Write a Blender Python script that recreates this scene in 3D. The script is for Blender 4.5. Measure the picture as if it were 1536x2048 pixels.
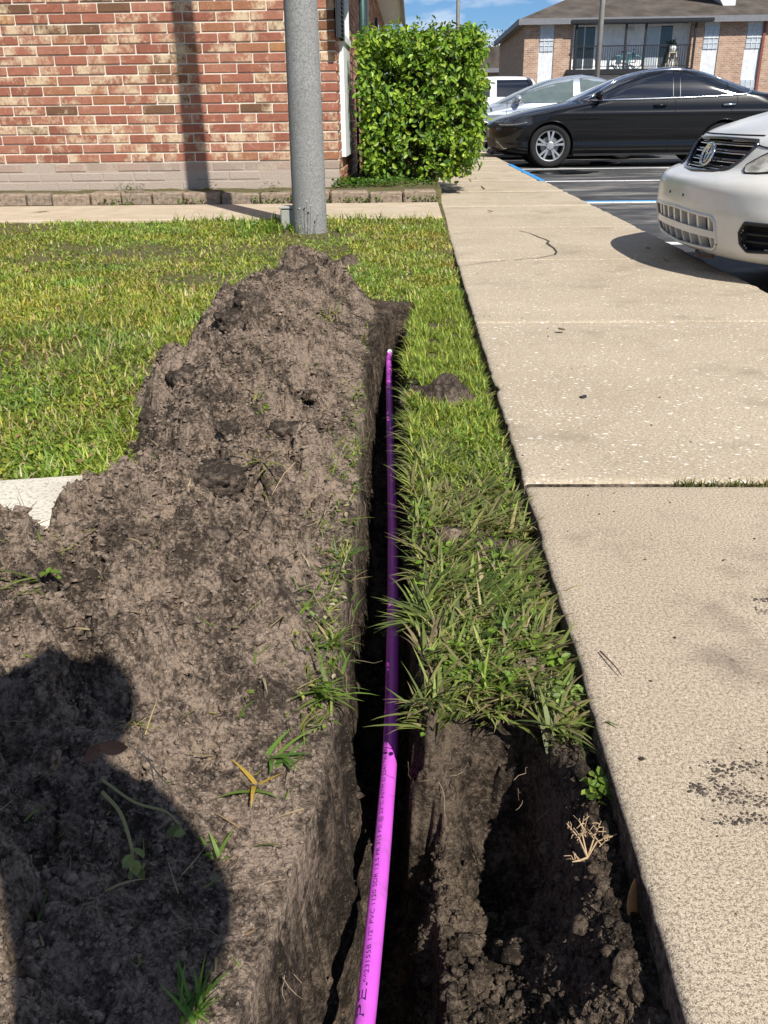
import bpy, math, random
import numpy as np
from mathutils import Vector, Matrix, noise as mnoise

# ------------------------------------------------------------------ reset
for o in list(bpy.data.objects):
    bpy.data.objects.remove(o)
scene = bpy.context.scene
COL = scene.collection
R = math.radians
rng = np.random.default_rng(7)
random.seed(7)

# ------------------------------------------------------------------ camera
CAM_H = 0.65
PITCH, YAW, ROLL = R(24.05), R(2.0), R(0.75)
FPX = 1775.0
fh = Vector((-math.sin(YAW), math.cos(YAW), 0))
rt = Vector((math.cos(YAW), math.sin(YAW), 0))
fw = fh * math.cos(PITCH) + Vector((0, 0, -math.sin(PITCH)))
up = fh * math.sin(PITCH) + Vector((0, 0, math.cos(PITCH)))
rt2 = rt * math.cos(ROLL) - up * math.sin(ROLL)
up2 = up * math.cos(ROLL) + rt * math.sin(ROLL)
camd = bpy.data.cameras.new('camera')
camd.sensor_fit = 'VERTICAL'
camd.sensor_height = 36.0
camd.sensor_width = 27.0
camd.lens = FPX / 2048.0 * 36.0
camd.clip_start = 0.02
camd.clip_end = 3000
cam = bpy.data.objects.new('camera', camd)
M = Matrix((rt2, up2, -fw)).transposed().to_4x4()
M.translation = Vector((0, 0, CAM_H))
cam.matrix_world = M
COL.objects.link(cam)
scene.camera = cam

# ------------------------------------------------------------------ light
SUN_AZ, SUN_EL = R(29.0), R(47.0)
LDIR = Vector((-math.sin(SUN_AZ) * math.cos(SUN_EL), math.cos(SUN_AZ) * math.cos(SUN_EL), -math.sin(SUN_EL)))
world = bpy.data.worlds.new('World')
scene.world = world
world.use_nodes = True
wt = world.node_tree
for n in list(wt.nodes):
    wt.nodes.remove(n)
wo = wt.nodes.new('ShaderNodeOutputWorld')
bg = wt.nodes.new('ShaderNodeBackground')
sky = wt.nodes.new('ShaderNodeTexSky')
sky.sky_type = 'NISHITA'
sky.sun_disc = False
sky.sun_elevation = SUN_EL
sky.sun_rotation = R(180.0) - SUN_AZ
sky.air_density = 1.0
sky.dust_density = 0.15
sky.altitude = 1200
sky.ozone_density = 4.0
bg.inputs['Strength'].default_value = 0.057
# soft cumulus over the whole dome
wtc = wt.nodes.new('ShaderNodeTexCoord')
wmp = wt.nodes.new('ShaderNodeMapping')
wmp.inputs['Scale'].default_value = (1.0, 1.0, 3.2)
wno = wt.nodes.new('ShaderNodeTexNoise')
wno.inputs['Scale'].default_value = 4.6
wno.inputs['Detail'].default_value = 9.0
wno.inputs['Roughness'].default_value = 0.58
wra = wt.nodes.new('ShaderNodeValToRGB')
wra.color_ramp.elements[0].position = 0.49
wra.color_ramp.elements[0].color = (0, 0, 0, 1)
wra.color_ramp.elements[1].position = 0.66
wra.color_ramp.elements[1].color = (1, 1, 1, 1)
wmx = wt.nodes.new('ShaderNodeMixRGB')
wmx.inputs['Color2'].default_value = (13.0, 13.4, 14.0, 1)
wt.links.new(wtc.outputs['Generated'], wmp.inputs['Vector'])
wt.links.new(wmp.outputs['Vector'], wno.inputs['Vector'])
wt.links.new(wno.outputs['Fac'], wra.inputs['Fac'])
wt.links.new(wra.outputs['Color'], wmx.inputs['Fac'])
wti = wt.nodes.new('ShaderNodeMixRGB')
wti.blend_type = 'MULTIPLY'
wti.inputs['Fac'].default_value = 1.0
wti.inputs['Color2'].default_value = (.70, .93, 1.18, 1)
wt.links.new(sky.outputs['Color'], wti.inputs['Color1'])
wt.links.new(wti.outputs['Color'], wmx.inputs['Color1'])
wt.links.new(wmx.outputs['Color'], bg.inputs['Color'])
wt.links.new(bg.outputs['Background'], wo.inputs['Surface'])

sund = bpy.data.lights.new('sun', 'SUN')
sund.energy = 5.0
sund.angle = R(0.53)
sund.color = (1.0, 0.955, 0.88)
sun = bpy.data.objects.new('sun', sund)
sun.rotation_euler = LDIR.to_track_quat('-Z', 'Y').to_euler()
sun.location = (3, -6, 8)
COL.objects.link(sun)

scene.view_settings.view_transform = 'Standard'
scene.view_settings.look = 'None'
scene.view_settings.gamma = 1.0
scene.view_settings.exposure = 0.50
scene.view_settings.use_curve_mapping = False

# ------------------------------------------------------------------ pixel -> place
def ray(px, py):
    return (fw + rt2 * ((px - 768) / FPX) + up2 * ((1024 - py) / FPX))
def hz(px, py, z):
    d = ray(px, py); t = (z - CAM_H) / d.z
    return Vector((d.x * t, d.y * t, z))
def hy(px, py, y):
    d = ray(px, py); t = y / d.y
    return Vector((d.x * t, y, CAM_H + d.z * t))
def hx(px, py, x):
    d = ray(px, py); t = x / d.x
    return Vector((x, d.y * t, CAM_H + d.z * t))

# ------------------------------------------------------------------ object helpers
def props(o, label=None, cat=None, group=None, kind=None):
    if label: o['label'] = label
    if cat: o['category'] = cat
    if group: o['group'] = group
    if kind: o['kind'] = kind
    return o
def empty(name, loc=(0, 0, 0), rz=0.0, **k):
    o = bpy.data.objects.new(name, None)
    o.location = loc; o.rotation_euler = (0, 0, rz)
    o.empty_display_size = 0.1
    COL.objects.link(o)
    return props(o, **k)
def link(name, me, mat=None, parent=None, loc=None, **k):
    o = bpy.data.objects.new(name, me)
    if mat is not None and len(me.materials) == 0:
        me.materials.append(mat)
    if parent is not None: o.parent = parent
    if loc is not None: o.location = loc
    COL.objects.link(o)
    return props(o, **k)
def np_mesh(name, V, F, smooth=True, colors=None, uv=None):
    """V (n,3); F: one (m,k) array or list of them"""
    V = np.asarray(V, dtype=np.float32)
    Fs = F if isinstance(F, list) else [F]
    Fs = [np.asarray(f, dtype=np.int32) for f in Fs if len(f)]
    me = bpy.data.meshes.new(name)
    me.vertices.add(len(V))
    me.vertices.foreach_set('co', V.ravel())
    nl = sum(f.size for f in Fs); npo = sum(len(f) for f in Fs)
    me.loops.add(nl)
    me.loops.foreach_set('vertex_index', np.concatenate([f.ravel() for f in Fs]))
    me.polygons.add(npo)
    tot = np.concatenate([np.full(len(f), f.shape[1], np.int32) for f in Fs])
    st = np.concatenate([[0], np.cumsum(tot)[:-1]]).astype(np.int32)
    me.polygons.foreach_set('loop_start', st)
    try:
        me.polygons.foreach_set('loop_total', tot)
    except Exception:
        pass
    me.polygons.foreach_set('use_smooth', np.full(npo, bool(smooth)))
    if colors is not None:
        C = np.ones((len(V), 4), np.float32); C[:, :3] = colors
        a = me.color_attributes.new('Col', 'FLOAT_COLOR', 'POINT')
        a.data.foreach_set('color', C.ravel())
    me.update(calc_edges=True)
    me.validate()
    return me

class MB:
    """collects shapes into one mesh"""
    def __init__(s): s.v = []; s.f = []
    def add(s, V, F):
        b = len(s.v); s.v += [tuple(p) for p in V]; s.f += [tuple(i + b for i in f) for f in F]; return s
    def box(s, x0, x1, y0, y1, z0, z1):
        V = [(x0,y0,z0),(x1,y0,z0),(x1,y1,z0),(x0,y1,z0),(x0,y0,z1),(x1,y0,z1),(x1,y1,z1),(x0,y1,z1)]
        return s.add(V, [(0,3,2,1),(4,5,6,7),(0,1,5,4),(1,2,6,5),(2,3,7,6),(3,0,4,7)])
    def bbox(s, x0, x1, y0, y1, z0, z1, b):
        """box with chamfered edges (44 tris)"""
        V = []; idx = {}
        X = (x0, x1); Y = (y0, y1); Z = (z0, z1)
        sg = (1, -1)
        for i in range(2):
            for j in range(2):
                for k in range(2):
                    p = [X[i], Y[j], Z[k]]; d = [sg[i]*b, sg[j]*b, sg[k]*b]
                    for a in range(3):
                        q = list(p)
                        for c in range(3):
                            if c != a: q[c] += d[c]
                        idx[(i,j,k,a)] = len(V); V.append(tuple(q))
        F = []
        for a in range(3):
            for e in range(2):
                o = [c for c in range(3) if c != a]
                cyc = [(0,0),(1,0),(1,1),(0,1)]
                f = []
                for (m, n) in cyc:
                    t = [0,0,0]; t[a] = e; t[o[0]] = m; t[o[1]] = n
                    f.append(idx[(t[0],t[1],t[2],a)])
                F.append(tuple(f))
        for a in range(3):     # edges along axis a
            o = [c for c in range(3) if c != a]
            for m in range(2):
                for n in range(2):
                    t0 = [0,0,0]; t0[o[0]] = m; t0[o[1]] = n
                    t1 = list(t0); t1[a] = 1
                    F.append((idx[(*t0,o[0])], idx[(*t0,o[1])], idx[(*t1,o[1])], idx[(*t1,o[0])]))
        for i in range(2):
            for j in range(2):
                for k in range(2):
                    F.append((idx[(i,j,k,0)], idx[(i,j,k,1)], idx[(i,j,k,2)]))
        return s.add(V, F)
    def tube(s, P, r, n=8, cap=True):
        P = [Vector(p) for p in P]; m = len(P)
        rs = r if hasattr(r, '__len__') else [r]*m
        V = []; u = None
        for i, p in enumerate(P):
            t = (P[min(i+1, m-1)] - P[max(i-1, 0)]).normalized()
            if u is None:
                a = Vector((0,0,1)) if abs(t.z) < .9 else Vector((1,0,0))
                u = t.cross(a).normalized()
            u = (u - t * u.dot(t)).normalized(); w = t.cross(u)
            for k in range(n):
                a = 2*math.pi*k/n
                V.append(p + (u*math.cos(a) + w*math.sin(a))*rs[i])
        F = [(i*n+k, i*n+(k+1)%n, (i+1)*n+(k+1)%n, (i+1)*n+k) for i in range(m-1) for k in range(n)]
        if cap:
            F.append(tuple(range(n-1,-1,-1))); F.append(tuple((m-1)*n+k for k in range(n)))
        return s.add(V, F)
    def lathe(s, prof, n=24, axis='z', c=(0,0,0), cap=True):
        V = []
        for (r, h) in prof:
            for k in range(n):
                a = 2*math.pi*k/n
                p = (r*math.cos(a), r*math.sin(a), h)
                if axis == 'y': p = (r*math.cos(a), h, r*math.sin(a))
                if axis == 'x': p = (h, r*math.cos(a), r*math.sin(a))
                V.append((p[0]+c[0], p[1]+c[1], p[2]+c[2]))
        m = len(prof)
        F = [(i*n+k, i*n+(k+1)%n, (i+1)*n+(k+1)%n, (i+1)*n+k) for i in range(m-1) for k in range(n)]
        if cap:
            F.append(tuple(range(n-1,-1,-1))); F.append(tuple((m-1)*n+k for k in range(n)))
        return s.add(V, F)
    def prism(s, pts, y0, y1):
        """polygon in x,z extruded along y"""
        n = len(pts)
        V = [(p[0], y0, p[1]) for p in pts] + [(p[0], y1, p[1]) for p in pts]
        F = [tuple(range(n)), tuple(range(2*n-1, n-1, -1))] + [(i, i+n, (i+1)%n+n, (i+1)%n) for i in range(n)]
        return s.add(V, F)
    def quad(s, *p):
        return s.add(p, [tuple(range(len(p)))])
    def mesh(s, name, smooth=False):
        me = bpy.data.meshes.new(name); me.from_pydata(s.v, [], s.f)
        import bmesh
        bm = bmesh.new(); bm.from_mesh(me); bmesh.ops.recalc_face_normals(bm, faces=bm.faces); bm.to_mesh(me); bm.free()
        if smooth:
            me.polygons.foreach_set('use_smooth', [True]*len(me.polygons))
        me.update(); return me
    def build(s, name, mat, parent=None, smooth=False, loc=None, **k):
        return link(name, s.mesh(name, smooth), mat, parent, loc, **k)

# ------------------------------------------------------------------ numpy noise
def _h(ix, iy, s):
    n = (ix.astype(np.int64)*374761393 + iy.astype(np.int64)*668265263 + s*2147483647) & 0xffffffff
    n = ((n ^ (n >> 13))*1274126177) & 0xffffffff
    return ((n ^ (n >> 16)) & 0xffffff)/float(0xffffff)
def vn(x, y, s=0):
    xi = np.floor(x); yi = np.floor(y); fx = x-xi; fy = y-yi
    fx = fx*fx*fx*(fx*(fx*6-15)+10); fy = fy*fy*fy*(fy*(fy*6-15)+10)
    a = _h(xi, yi, s); b = _h(xi+1, yi, s); c = _h(xi, yi+1, s); d = _h(xi+1, yi+1, s)
    return (a*(1-fx)+b*fx)*(1-fy)+(c*(1-fx)+d*fx)*fy
def fbm(x, y, s=0, o=4, g=0.5):
    r = 0; a = 1; t = 0; f = 1
    for k in range(o):
        r = r + a*(vn(x*f+17.3*k, y*f-9.1*k, s+k)-.5); t += a; a *= g; f *= 2.03
    return r/t*2
def lumps(x, y, cell, s=0, fill=0.8):
    """hemispherical crumbs: 0..1 height, one per jittered cell"""
    X = x/cell; Y = y/cell; xi = np.floor(X); yi = np.floor(Y); best = np.zeros_like(X)
    for dx in (-1, 0, 1):
        for dy in (-1, 0, 1):
            cx = xi+dx; cy = yi+dy
            px = cx+.15+.7*_h(cx, cy, s); py = cy+.15+.7*_h(cx, cy, s+1)
            rr = .28+.42*_h(cx, cy, s+2)
            on = _h(cx, cy, s+3) < fill
            d2 = ((X-px)**2+(Y-py)**2)/(rr*rr)
            h = np.where((d2 < 1) & on, np.sqrt(np.clip(1-d2, 0, 1))*rr/.7, 0)
            best = np.maximum(best, h)
    return best
def sst(a, b, x):
    t = np.clip((x-a)/(b-a), 0, 1); return t*t*(3-2*t)

# ------------------------------------------------------------------ materials
class NM:
    def __init__(s, name, rough=.8, spec=.3):
        s.m = bpy.data.materials.new(name); s.m.use_nodes = True
        s.t = s.m.node_tree; s.b = s.t.nodes['Principled BSDF']; s.out = s.t.nodes['Material Output']
        s.b.inputs['Roughness'].default_value = rough
        s.b.inputs['Specular IOR Level'].default_value = spec
        s.tc = None
    def n(s, typ, **k):
        nd = s.t.nodes.new(typ)
        for a, v in k.items():
            if hasattr(nd, a): setattr(nd, a, v)
            else: nd.inputs[a.replace('_', ' ')].default_value = v
        return nd
    def l(s, a, b): s.t.links.new(a, b)
    def co(s, which='Object', scale=None):
        if s.tc is None: s.tc = s.n('ShaderNodeTexCoord')
        o = s.tc.outputs[which]
        if scale:
            mp = s.n('ShaderNodeMapping'); mp.inputs['Scale'].default_value = scale
            s.l(o, mp.inputs['Vector']); o = mp.outputs['Vector']
        return o
    def noise(s, sc, det=4, ro=.55, vec=None, dist=0):
        nd = s.n('ShaderNodeTexNoise'); nd.inputs['Scale'].default_value = sc; nd.inputs['Detail'].default_value = det
        nd.inputs['Roughness'].default_value = ro; nd.inputs['Distortion'].default_value = dist
        s.l(vec if vec is not None else s.co(), nd.inputs['Vector']); return nd.outputs['Fac']
    def voro(s, sc, vec=None, feat='F1', out='Distance', rnd=1.0):
        nd = s.n('ShaderNodeTexVoronoi'); nd.feature = feat; nd.inputs['Scale'].default_value = sc
        nd.inputs['Randomness'].default_value = rnd
        s.l(vec if vec is not None else s.co(), nd.inputs['Vector']); return nd.outputs[out]
    def ramp(s, fac, stops, interp='LINEAR'):
        nd = s.n('ShaderNodeValToRGB'); cr = nd.color_ramp; cr.interpolation = interp
        while len(cr.elements) < len(stops): cr.elements.new(.5)
        for e, (p, c) in zip(cr.elements, stops):
            e.position = p; e.color = (c, c, c, 1) if not hasattr(c, '__len__') else (*c, 1)
        s.l(fac, nd.inputs['Fac']); return nd.outputs['Color']
    def mix(s, fac, a, b, mode='MIX'):
        nd = s.n('ShaderNodeMixRGB'); nd.blend_type = mode
        for v, i in ((fac, 'Fac'), (a, 'Color1'), (b, 'Color2')):
            if isinstance(v, (int, float)): nd.inputs[i].default_value = v if i == 'Fac' else (v, v, v, 1)
            elif isinstance(v, tuple): nd.inputs[i].default_value = (*v, 1)
            else: s.l(v, nd.inputs[i])
        return nd.outputs['Color']
    def math(s, op, a, b=0.0):
        nd = s.n('ShaderNodeMath'); nd.operation = op
        for v, i in ((a, 0), (b, 1)):
            if isinstance(v, (int, float)): nd.inputs[i].default_value = v
            else: s.l(v, nd.inputs[i])
        return nd.outputs[0]
    def color(s, c):
        if isinstance(c, tuple): s.b.inputs['Base Color'].default_value = (*c, 1)
        else: s.l(c, s.b.inputs['Base Color'])
        return s
    def bump(s, h, dist=.005, st=.6, prev=None):
        nd = s.n('ShaderNodeBump'); nd.inputs['Strength'].default_value = st; nd.inputs['Distance'].default_value = dist
        s.l(h, nd.inputs['Height'])
        if prev is not None: s.l(prev, nd.inputs['Normal'])
        s.l(nd.outputs['Normal'], s.b.inputs['Normal']); return nd.outputs['Normal']
    def rough(s, c): s.l(c, s.b.inputs['Roughness']); return s
    def attr(s, name='Col'):
        nd = s.n('ShaderNodeAttribute'); nd.attribute_name = name; return nd.outputs['Color']

def plain(name, c, rough=.6, spec=.4, metal=0.0, var=.12, sc=6.0, coat=0.0, bump=0.0):
    k = NM(name, rough, spec)
    n = k.noise(sc, 4)
    k.color(k.mix(k.ramp(n, [(.3, 0.0), (.7, 1.0)]), tuple(v*(1-var) for v in c), tuple(min(1, v*(1+var)) for v in c)))
    k.b.inputs['Metallic'].default_value = metal
    k.b.inputs['Coat Weight'].default_value = coat
    k.b.inputs['Coat Roughness'].default_value = .04
    if bump: k.bump(k.noise(sc*20, 3), bump, .5)
    return k.m

def soil_mat(name, dry, wet, bias, speck=True):
    k = NM(name, .95, .12)
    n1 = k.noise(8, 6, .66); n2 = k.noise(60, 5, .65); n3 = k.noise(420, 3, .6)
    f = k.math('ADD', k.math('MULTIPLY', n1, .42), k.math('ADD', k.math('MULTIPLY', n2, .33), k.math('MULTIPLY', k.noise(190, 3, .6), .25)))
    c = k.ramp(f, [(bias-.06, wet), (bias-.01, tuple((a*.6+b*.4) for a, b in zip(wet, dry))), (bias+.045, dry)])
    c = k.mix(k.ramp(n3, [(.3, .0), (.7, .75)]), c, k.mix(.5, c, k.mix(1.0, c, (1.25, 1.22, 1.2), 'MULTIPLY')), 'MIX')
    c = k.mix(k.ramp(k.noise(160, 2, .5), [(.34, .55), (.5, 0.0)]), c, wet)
    if speck:
        v = k.voro(230); c = k.mix(k.ramp(v, [(.06, .75), (.11, 0.0)]), c, (.42, .37, .31))
        v2 = k.voro(60); c = k.mix(k.ramp(v2, [(.035, .7), (.06, 0.0)]), c, (.30, .18, .10))
    k.color(c)
    b = k.bump(n3, .004, .8)
    k.bump(n2, .010, .8, b)
    return k.m
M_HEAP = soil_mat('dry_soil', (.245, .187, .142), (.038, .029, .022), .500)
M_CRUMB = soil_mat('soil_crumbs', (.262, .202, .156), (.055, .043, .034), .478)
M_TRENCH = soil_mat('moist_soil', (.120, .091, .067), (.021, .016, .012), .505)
M_CLOD = soil_mat('dark_clod_soil', (.150, .116, .090), (.036, .028, .022), .520, True)

def blade_mat(name, transl=.35, rough=.5):
    k = NM(name, rough, .35)
    c = k.attr()
    k.color(c)
    tr = k.n('ShaderNodeBsdfTranslucent'); k.l(k.mix(1.0, c, (1.5, 1.45, .7), 'MULTIPLY'), tr.inputs['Color'])
    mx = k.n('ShaderNodeMixShader'); mx.inputs['Fac'].default_value = transl
    k.l(k.b.outputs['BSDF'], mx.inputs[1]); k.l(tr.outputs['BSDF'], mx.inputs[2]); k.l(mx.outputs['Shader'], k.out.inputs['Surface'])
    return k.m
M_GRASS = blade_mat('grass_blades')
M_LEAF = blade_mat('hedge_leaves', .28, .45)

def concrete_near():
    k = NM('sidewalk_concrete_fine', .9, .2)
    n0 = k.noise(2.2, 5, .6); n1 = k.noise(240, 3, .65); n2 = k.noise(620, 2, .5)
    base = k.mix(k.ramp(n0, [(.3, 0.0), (.7, 1.0)]), (.415, .338, .240), (.50, .416, .306))
    g = k.math('ADD', k.math('MULTIPLY', n1, .5), k.math('MULTIPLY', n2, .5))
    c = k.mix(k.ramp(g, [(.42, .85), (.472, .40), (.512, 0.0)]), base, (.13, .10, .078))
    c = k.mix(k.ramp(g, [(.54, 0.0), (.62, .7)]), c, (.60, .53, .42))
    v = k.voro(48); c = k.mix(k.ramp(v, [(.05, .8), (.10, 0.0)]), c, (.66, .60, .50))
    st = k.noise(3.2, 6, .68); c = k.mix(k.ramp(st, [(.54, 0.0), (.68, .62)]), c, (.135, .105, .082))
    st2 = k.noise(28, 3, .6, dist=.6); c = k.mix(k.ramp(st2, [(.70, 0.0), (.75, .75)]), c, (.06, .05, .045))
    k.color(c); k.bump(k.noise(700, 3, .6), .003, .5); return k.m
def concrete_far():
    k = NM('sidewalk_concrete_shell', .88, .2)
    n0 = k.noise(1.7, 5, .6); n1 = k.noise(150, 4, .6)
    base = k.mix(k.ramp(n0, [(.3, 0.0), (.7, 1.0)]), (.365, .302, .216), (.455, .384, .283))
    c = k.mix(k.ramp(n1, [(.36, .7), (.5, 0.0)]), base, (.20, .16, .12))
    vec = k.co('Object', (1, 1.5, 1))
    cellr = k.voro(46, vec, out='Color'); v = k.voro(46, vec)
    th = k.math('MULTIPLY', k.ramp(cellr, [(.35, 0.0), (1.0, 1.0)]), .36)
    c = k.mix(k.ramp(k.math('SUBTRACT', th, v), [(.0, 0.0), (.03, .85)]), c, (.80, .75, .66))
    v3 = k.voro(85, vec); c = k.mix(k.ramp(v3, [(.17, .75), (.24, 0.0)]), c, (.72, .66, .57))
    st = k.noise(3.0, 5, .65); c = k.mix(k.ramp(st, [(.54, 0.0), (.70, .55)]), c, (.20, .160, .115))
    st2 = k.noise(16, 3, .6); c = k.mix(k.ramp(st2, [(.72, 0.0), (.77, .6)]), c, (.07, .06, .05))
    k.color(c); k.bump(n1, .005, .5); return k.m
M_SW1 = concrete_near(); M_SW2 = concrete_far()

def asphalt():
    k = NM('asphalt', .75, .35)
    n0 = k.noise(.7, 5, .6); n1 = k.noise(90, 3, .6)
    c = k.mix(k.ramp(n0, [(.3, 0.0), (.7, 1.0)]), (.030, .031, .034), (.058, .057, .057))
    c = k.mix(k.ramp(n1, [(.52, 0.0), (.7, .5)]), c, (.13, .125, .12))
    d = k.noise(1.6, 7, .68, k.co('Object', (.55, 1.6, 1))); c = k.mix(k.ramp(d, [(.50, 0.0), (.62, .75)]), c, (.25, .235, .21))
    o = k.noise(.9, 4, .6, k.co('Object', (.7, 1.3, 1))); c = k.mix(k.ramp(o, [(.62, 0.0), (.70, .8)]), c, (.014, .014, .015))
    k.color(c); k.bump(n1, .006, .5); return k.m
M_ASPH = asphalt()

def brick_mat(name, coated=0.0):
    k = NM(name, .85, .2)
    oi = k.n('ShaderNodeObjectInfo')
    rnd = oi.outputs['Random']
    off = k.n('ShaderNodeVectorMath'); off.operation = 'MULTIPLY_ADD'
    cx = k.n('ShaderNodeCombineXYZ')
    for i in range(3): k.l(rnd, cx.inputs[i])
    k.l(cx.outputs[0], off.inputs[0]); off.inputs[1].default_value = (91, 57, 73); k.l(k.co('Object'), off.inputs[2])
    vec = off.outputs[0]
    base = k.ramp(rnd, [(0, (.315, .128, .084)), (.20, (.28, .108, .070)), (.40, (.33, .146, .097)), (.58, (.255, .098, .065)), (.70, (.31, .142, .080)),
                        (.82, (.20, .098, .055)), (.92, (.155, .082, .048)), (.98, (.36, .18, .085))], 'CONSTANT')
    n = k.noise(18, 5, .6, vec); base = k.mix(k.ramp(n, [(.3, .45), (.6, 0.0)]), base, k.mix(1.0, base, (.5, .5, .5), 'MULTIPLY'))
    v2 = k.n('ShaderNodeMapping'); v2.inputs['Scale'].default_value = (1.0, 1.0, .75); k.l(vec, v2.inputs['Vector'])
    big = k.noise(6.0, 2, .5, v2.outputs['Vector']); fine = k.noise(48, 5, .68, v2.outputs['Vector'])
    r2 = k.math('FRACT', k.math('MULTIPLY', rnd, 37.7))
    am = k.math('ADD', k.math('MULTIPLY', big, .75), k.math('ADD', k.math('MULTIPLY', fine, .5), k.math('MULTIPLY', r2, .13)))
    c = k.mix(k.ramp(am, [(.69, 0.0), (.76, .34), (.85, .82)]), base, (.57, .46, .31))
    if coated:
        w = k.noise(30, 6, .7, vec)
        c = k.mix(k.ramp(w, [(.24, .25 if coated > .8 else .05), (.40, coated)]), c, (.37, .305, .255))
    k.color(c); k.bump(k.noise(70, 5, .65, vec), .006, .7); return k.m
M_BRICK = brick_mat('brick_red'); M_BRICKC = brick_mat('brick_grey_washed', .72); M_BRICKC2 = brick_mat('brick_grey_coated', .995)
def mortar(name, a, b):
    k = NM(name, .95, .1); n = k.noise(40, 5, .6); k.color(k.mix(k.ramp(n, [(.3, 0.0), (.7, 1.0)]), a, b)); k.bump(k.noise(200, 3), .003, .5); return k.m
M_MORT = mortar('mortar', (.56, .50, .42), (.70, .63, .53))
M_RENDER = mortar('grey_coating', (.34, .28, .235), (.40, .33, .275))

def stone_block():
    k = NM('edging_concrete', .95, .15)
    oi = k.n('ShaderNodeObjectInfo')
    b = k.ramp(oi.outputs['Random'], [(0, (.24, .19, .145)), (.5, (.30, .225, .165)), (1, (.20, .165, .13))])
    n = k.noise(30, 5, .65); c = k.mix(k.ramp(n, [(.35, .8), (.55, 0.0)]), b, (.09, .075, .06))
    v = k.voro(70); c = k.mix(k.ramp(v, [(.13, .8), (.2, 0.0)]), c, (.55, .47, .36))
    k.color(c); k.bump(n, .012, .8); return k.m
M_BLOCK = stone_block()
def old_concrete(name, a, b, dark):
    k = NM(name, .9, .2); n0 = k.noise(6, 6, .65); n1 = k.noise(140, 3, .6)
    c = k.mix(k.ramp(n0, [(.35, 0.0), (.65, 1.0)]), a, b); c = k.mix(k.ramp(n1, [(.36, .6), (.5, 0.0)]), c, dark)
    k.color(c); k.bump(n1, .005, .5); return k.m
M_STRIP = old_concrete('strip_concrete', (.42, .34, .24), (.52, .44, .33), (.24, .19, .13))
M_PAD = old_concrete('pad_concrete', (.46, .42, .34), (.60, .56, .47), (.22, .19, .15))
def pole_mat():
    k = NM('spun_concrete', .85, .25); n = k.noise(110, 4, .7); n0 = k.noise(3, 4, .6)
    c = k.ramp(n, [(.3, (.12, .12, .12)), (.48, (.22, .22, .215)), (.62, (.30, .30, .29)), (.8, (.42, .42, .40))])
    c = k.mix(k.ramp(n0, [(.4, 0.0), (.7, .35)]), c, (.16, .16, .155))
    k.color(c); k.bump(n, .004, .6); return k.m
M_POLE = pole_mat()
def lawn_soil():
    k = NM('lawn_soil', .95, .1); n = k.noise(14, 6, .65); n2 = k.noise(120, 4, .6)
    c = k.ramp(n, [(.3, (.10, .080, .050)), (.5, (.14, .125, .060)), (.7, (.12, .130, .040))])
    c = k.mix(k.ramp(n2, [(.4, .6), (.6, 0.0)]), c, (.05, .042, .026))
    k.color(c); k.bump(n2, .01, .8); return k.m
M_LAWN = lawn_soil()
# ================================================================== GROUND
SWL, SWR = 0.215, 1.40          # sidewalk edges
def arr(*a): return np.array(a, float)
_ty = arr(-1, .3, .5, .62, .76, .90, 1.0, 1.14, 1.3, 1.5, 2.15, 2.6, 3.0, 3.35, 3.6)
_tl = arr(-.17, -.150, -.130, -.113, -.098, -.090, -.094, -.100, -.100, -.100, -.120, -.126, -.122, -.088, -.050)
_tr = arr(.03, .02, .01, .0, .0, .0, .0, .002, .0, -.006, -.020, -.026, -.022, -.004, .01)
def lipL(Y): return np.interp(Y, _ty, _tl) + .010*fbm(Y*9, Y*0+3.3, 21, 4)
def lipR(Y): return np.interp(Y, _ty, _tr) + .009*fbm(Y*11, Y*0+8.3, 23, 4)
def lawn_z(X, Y):
    z = -.03 + .055*sst(4.2, 6.9, Y) + .014*fbm(X*2.2, Y*2.2, 3, 3) + .006*fbm(X*11, Y*11, 4, 3)
    z = np.where(Y > 7.3, .115 + .02*fbm(X*6, Y*6, 5, 3), z)
    return z
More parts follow.
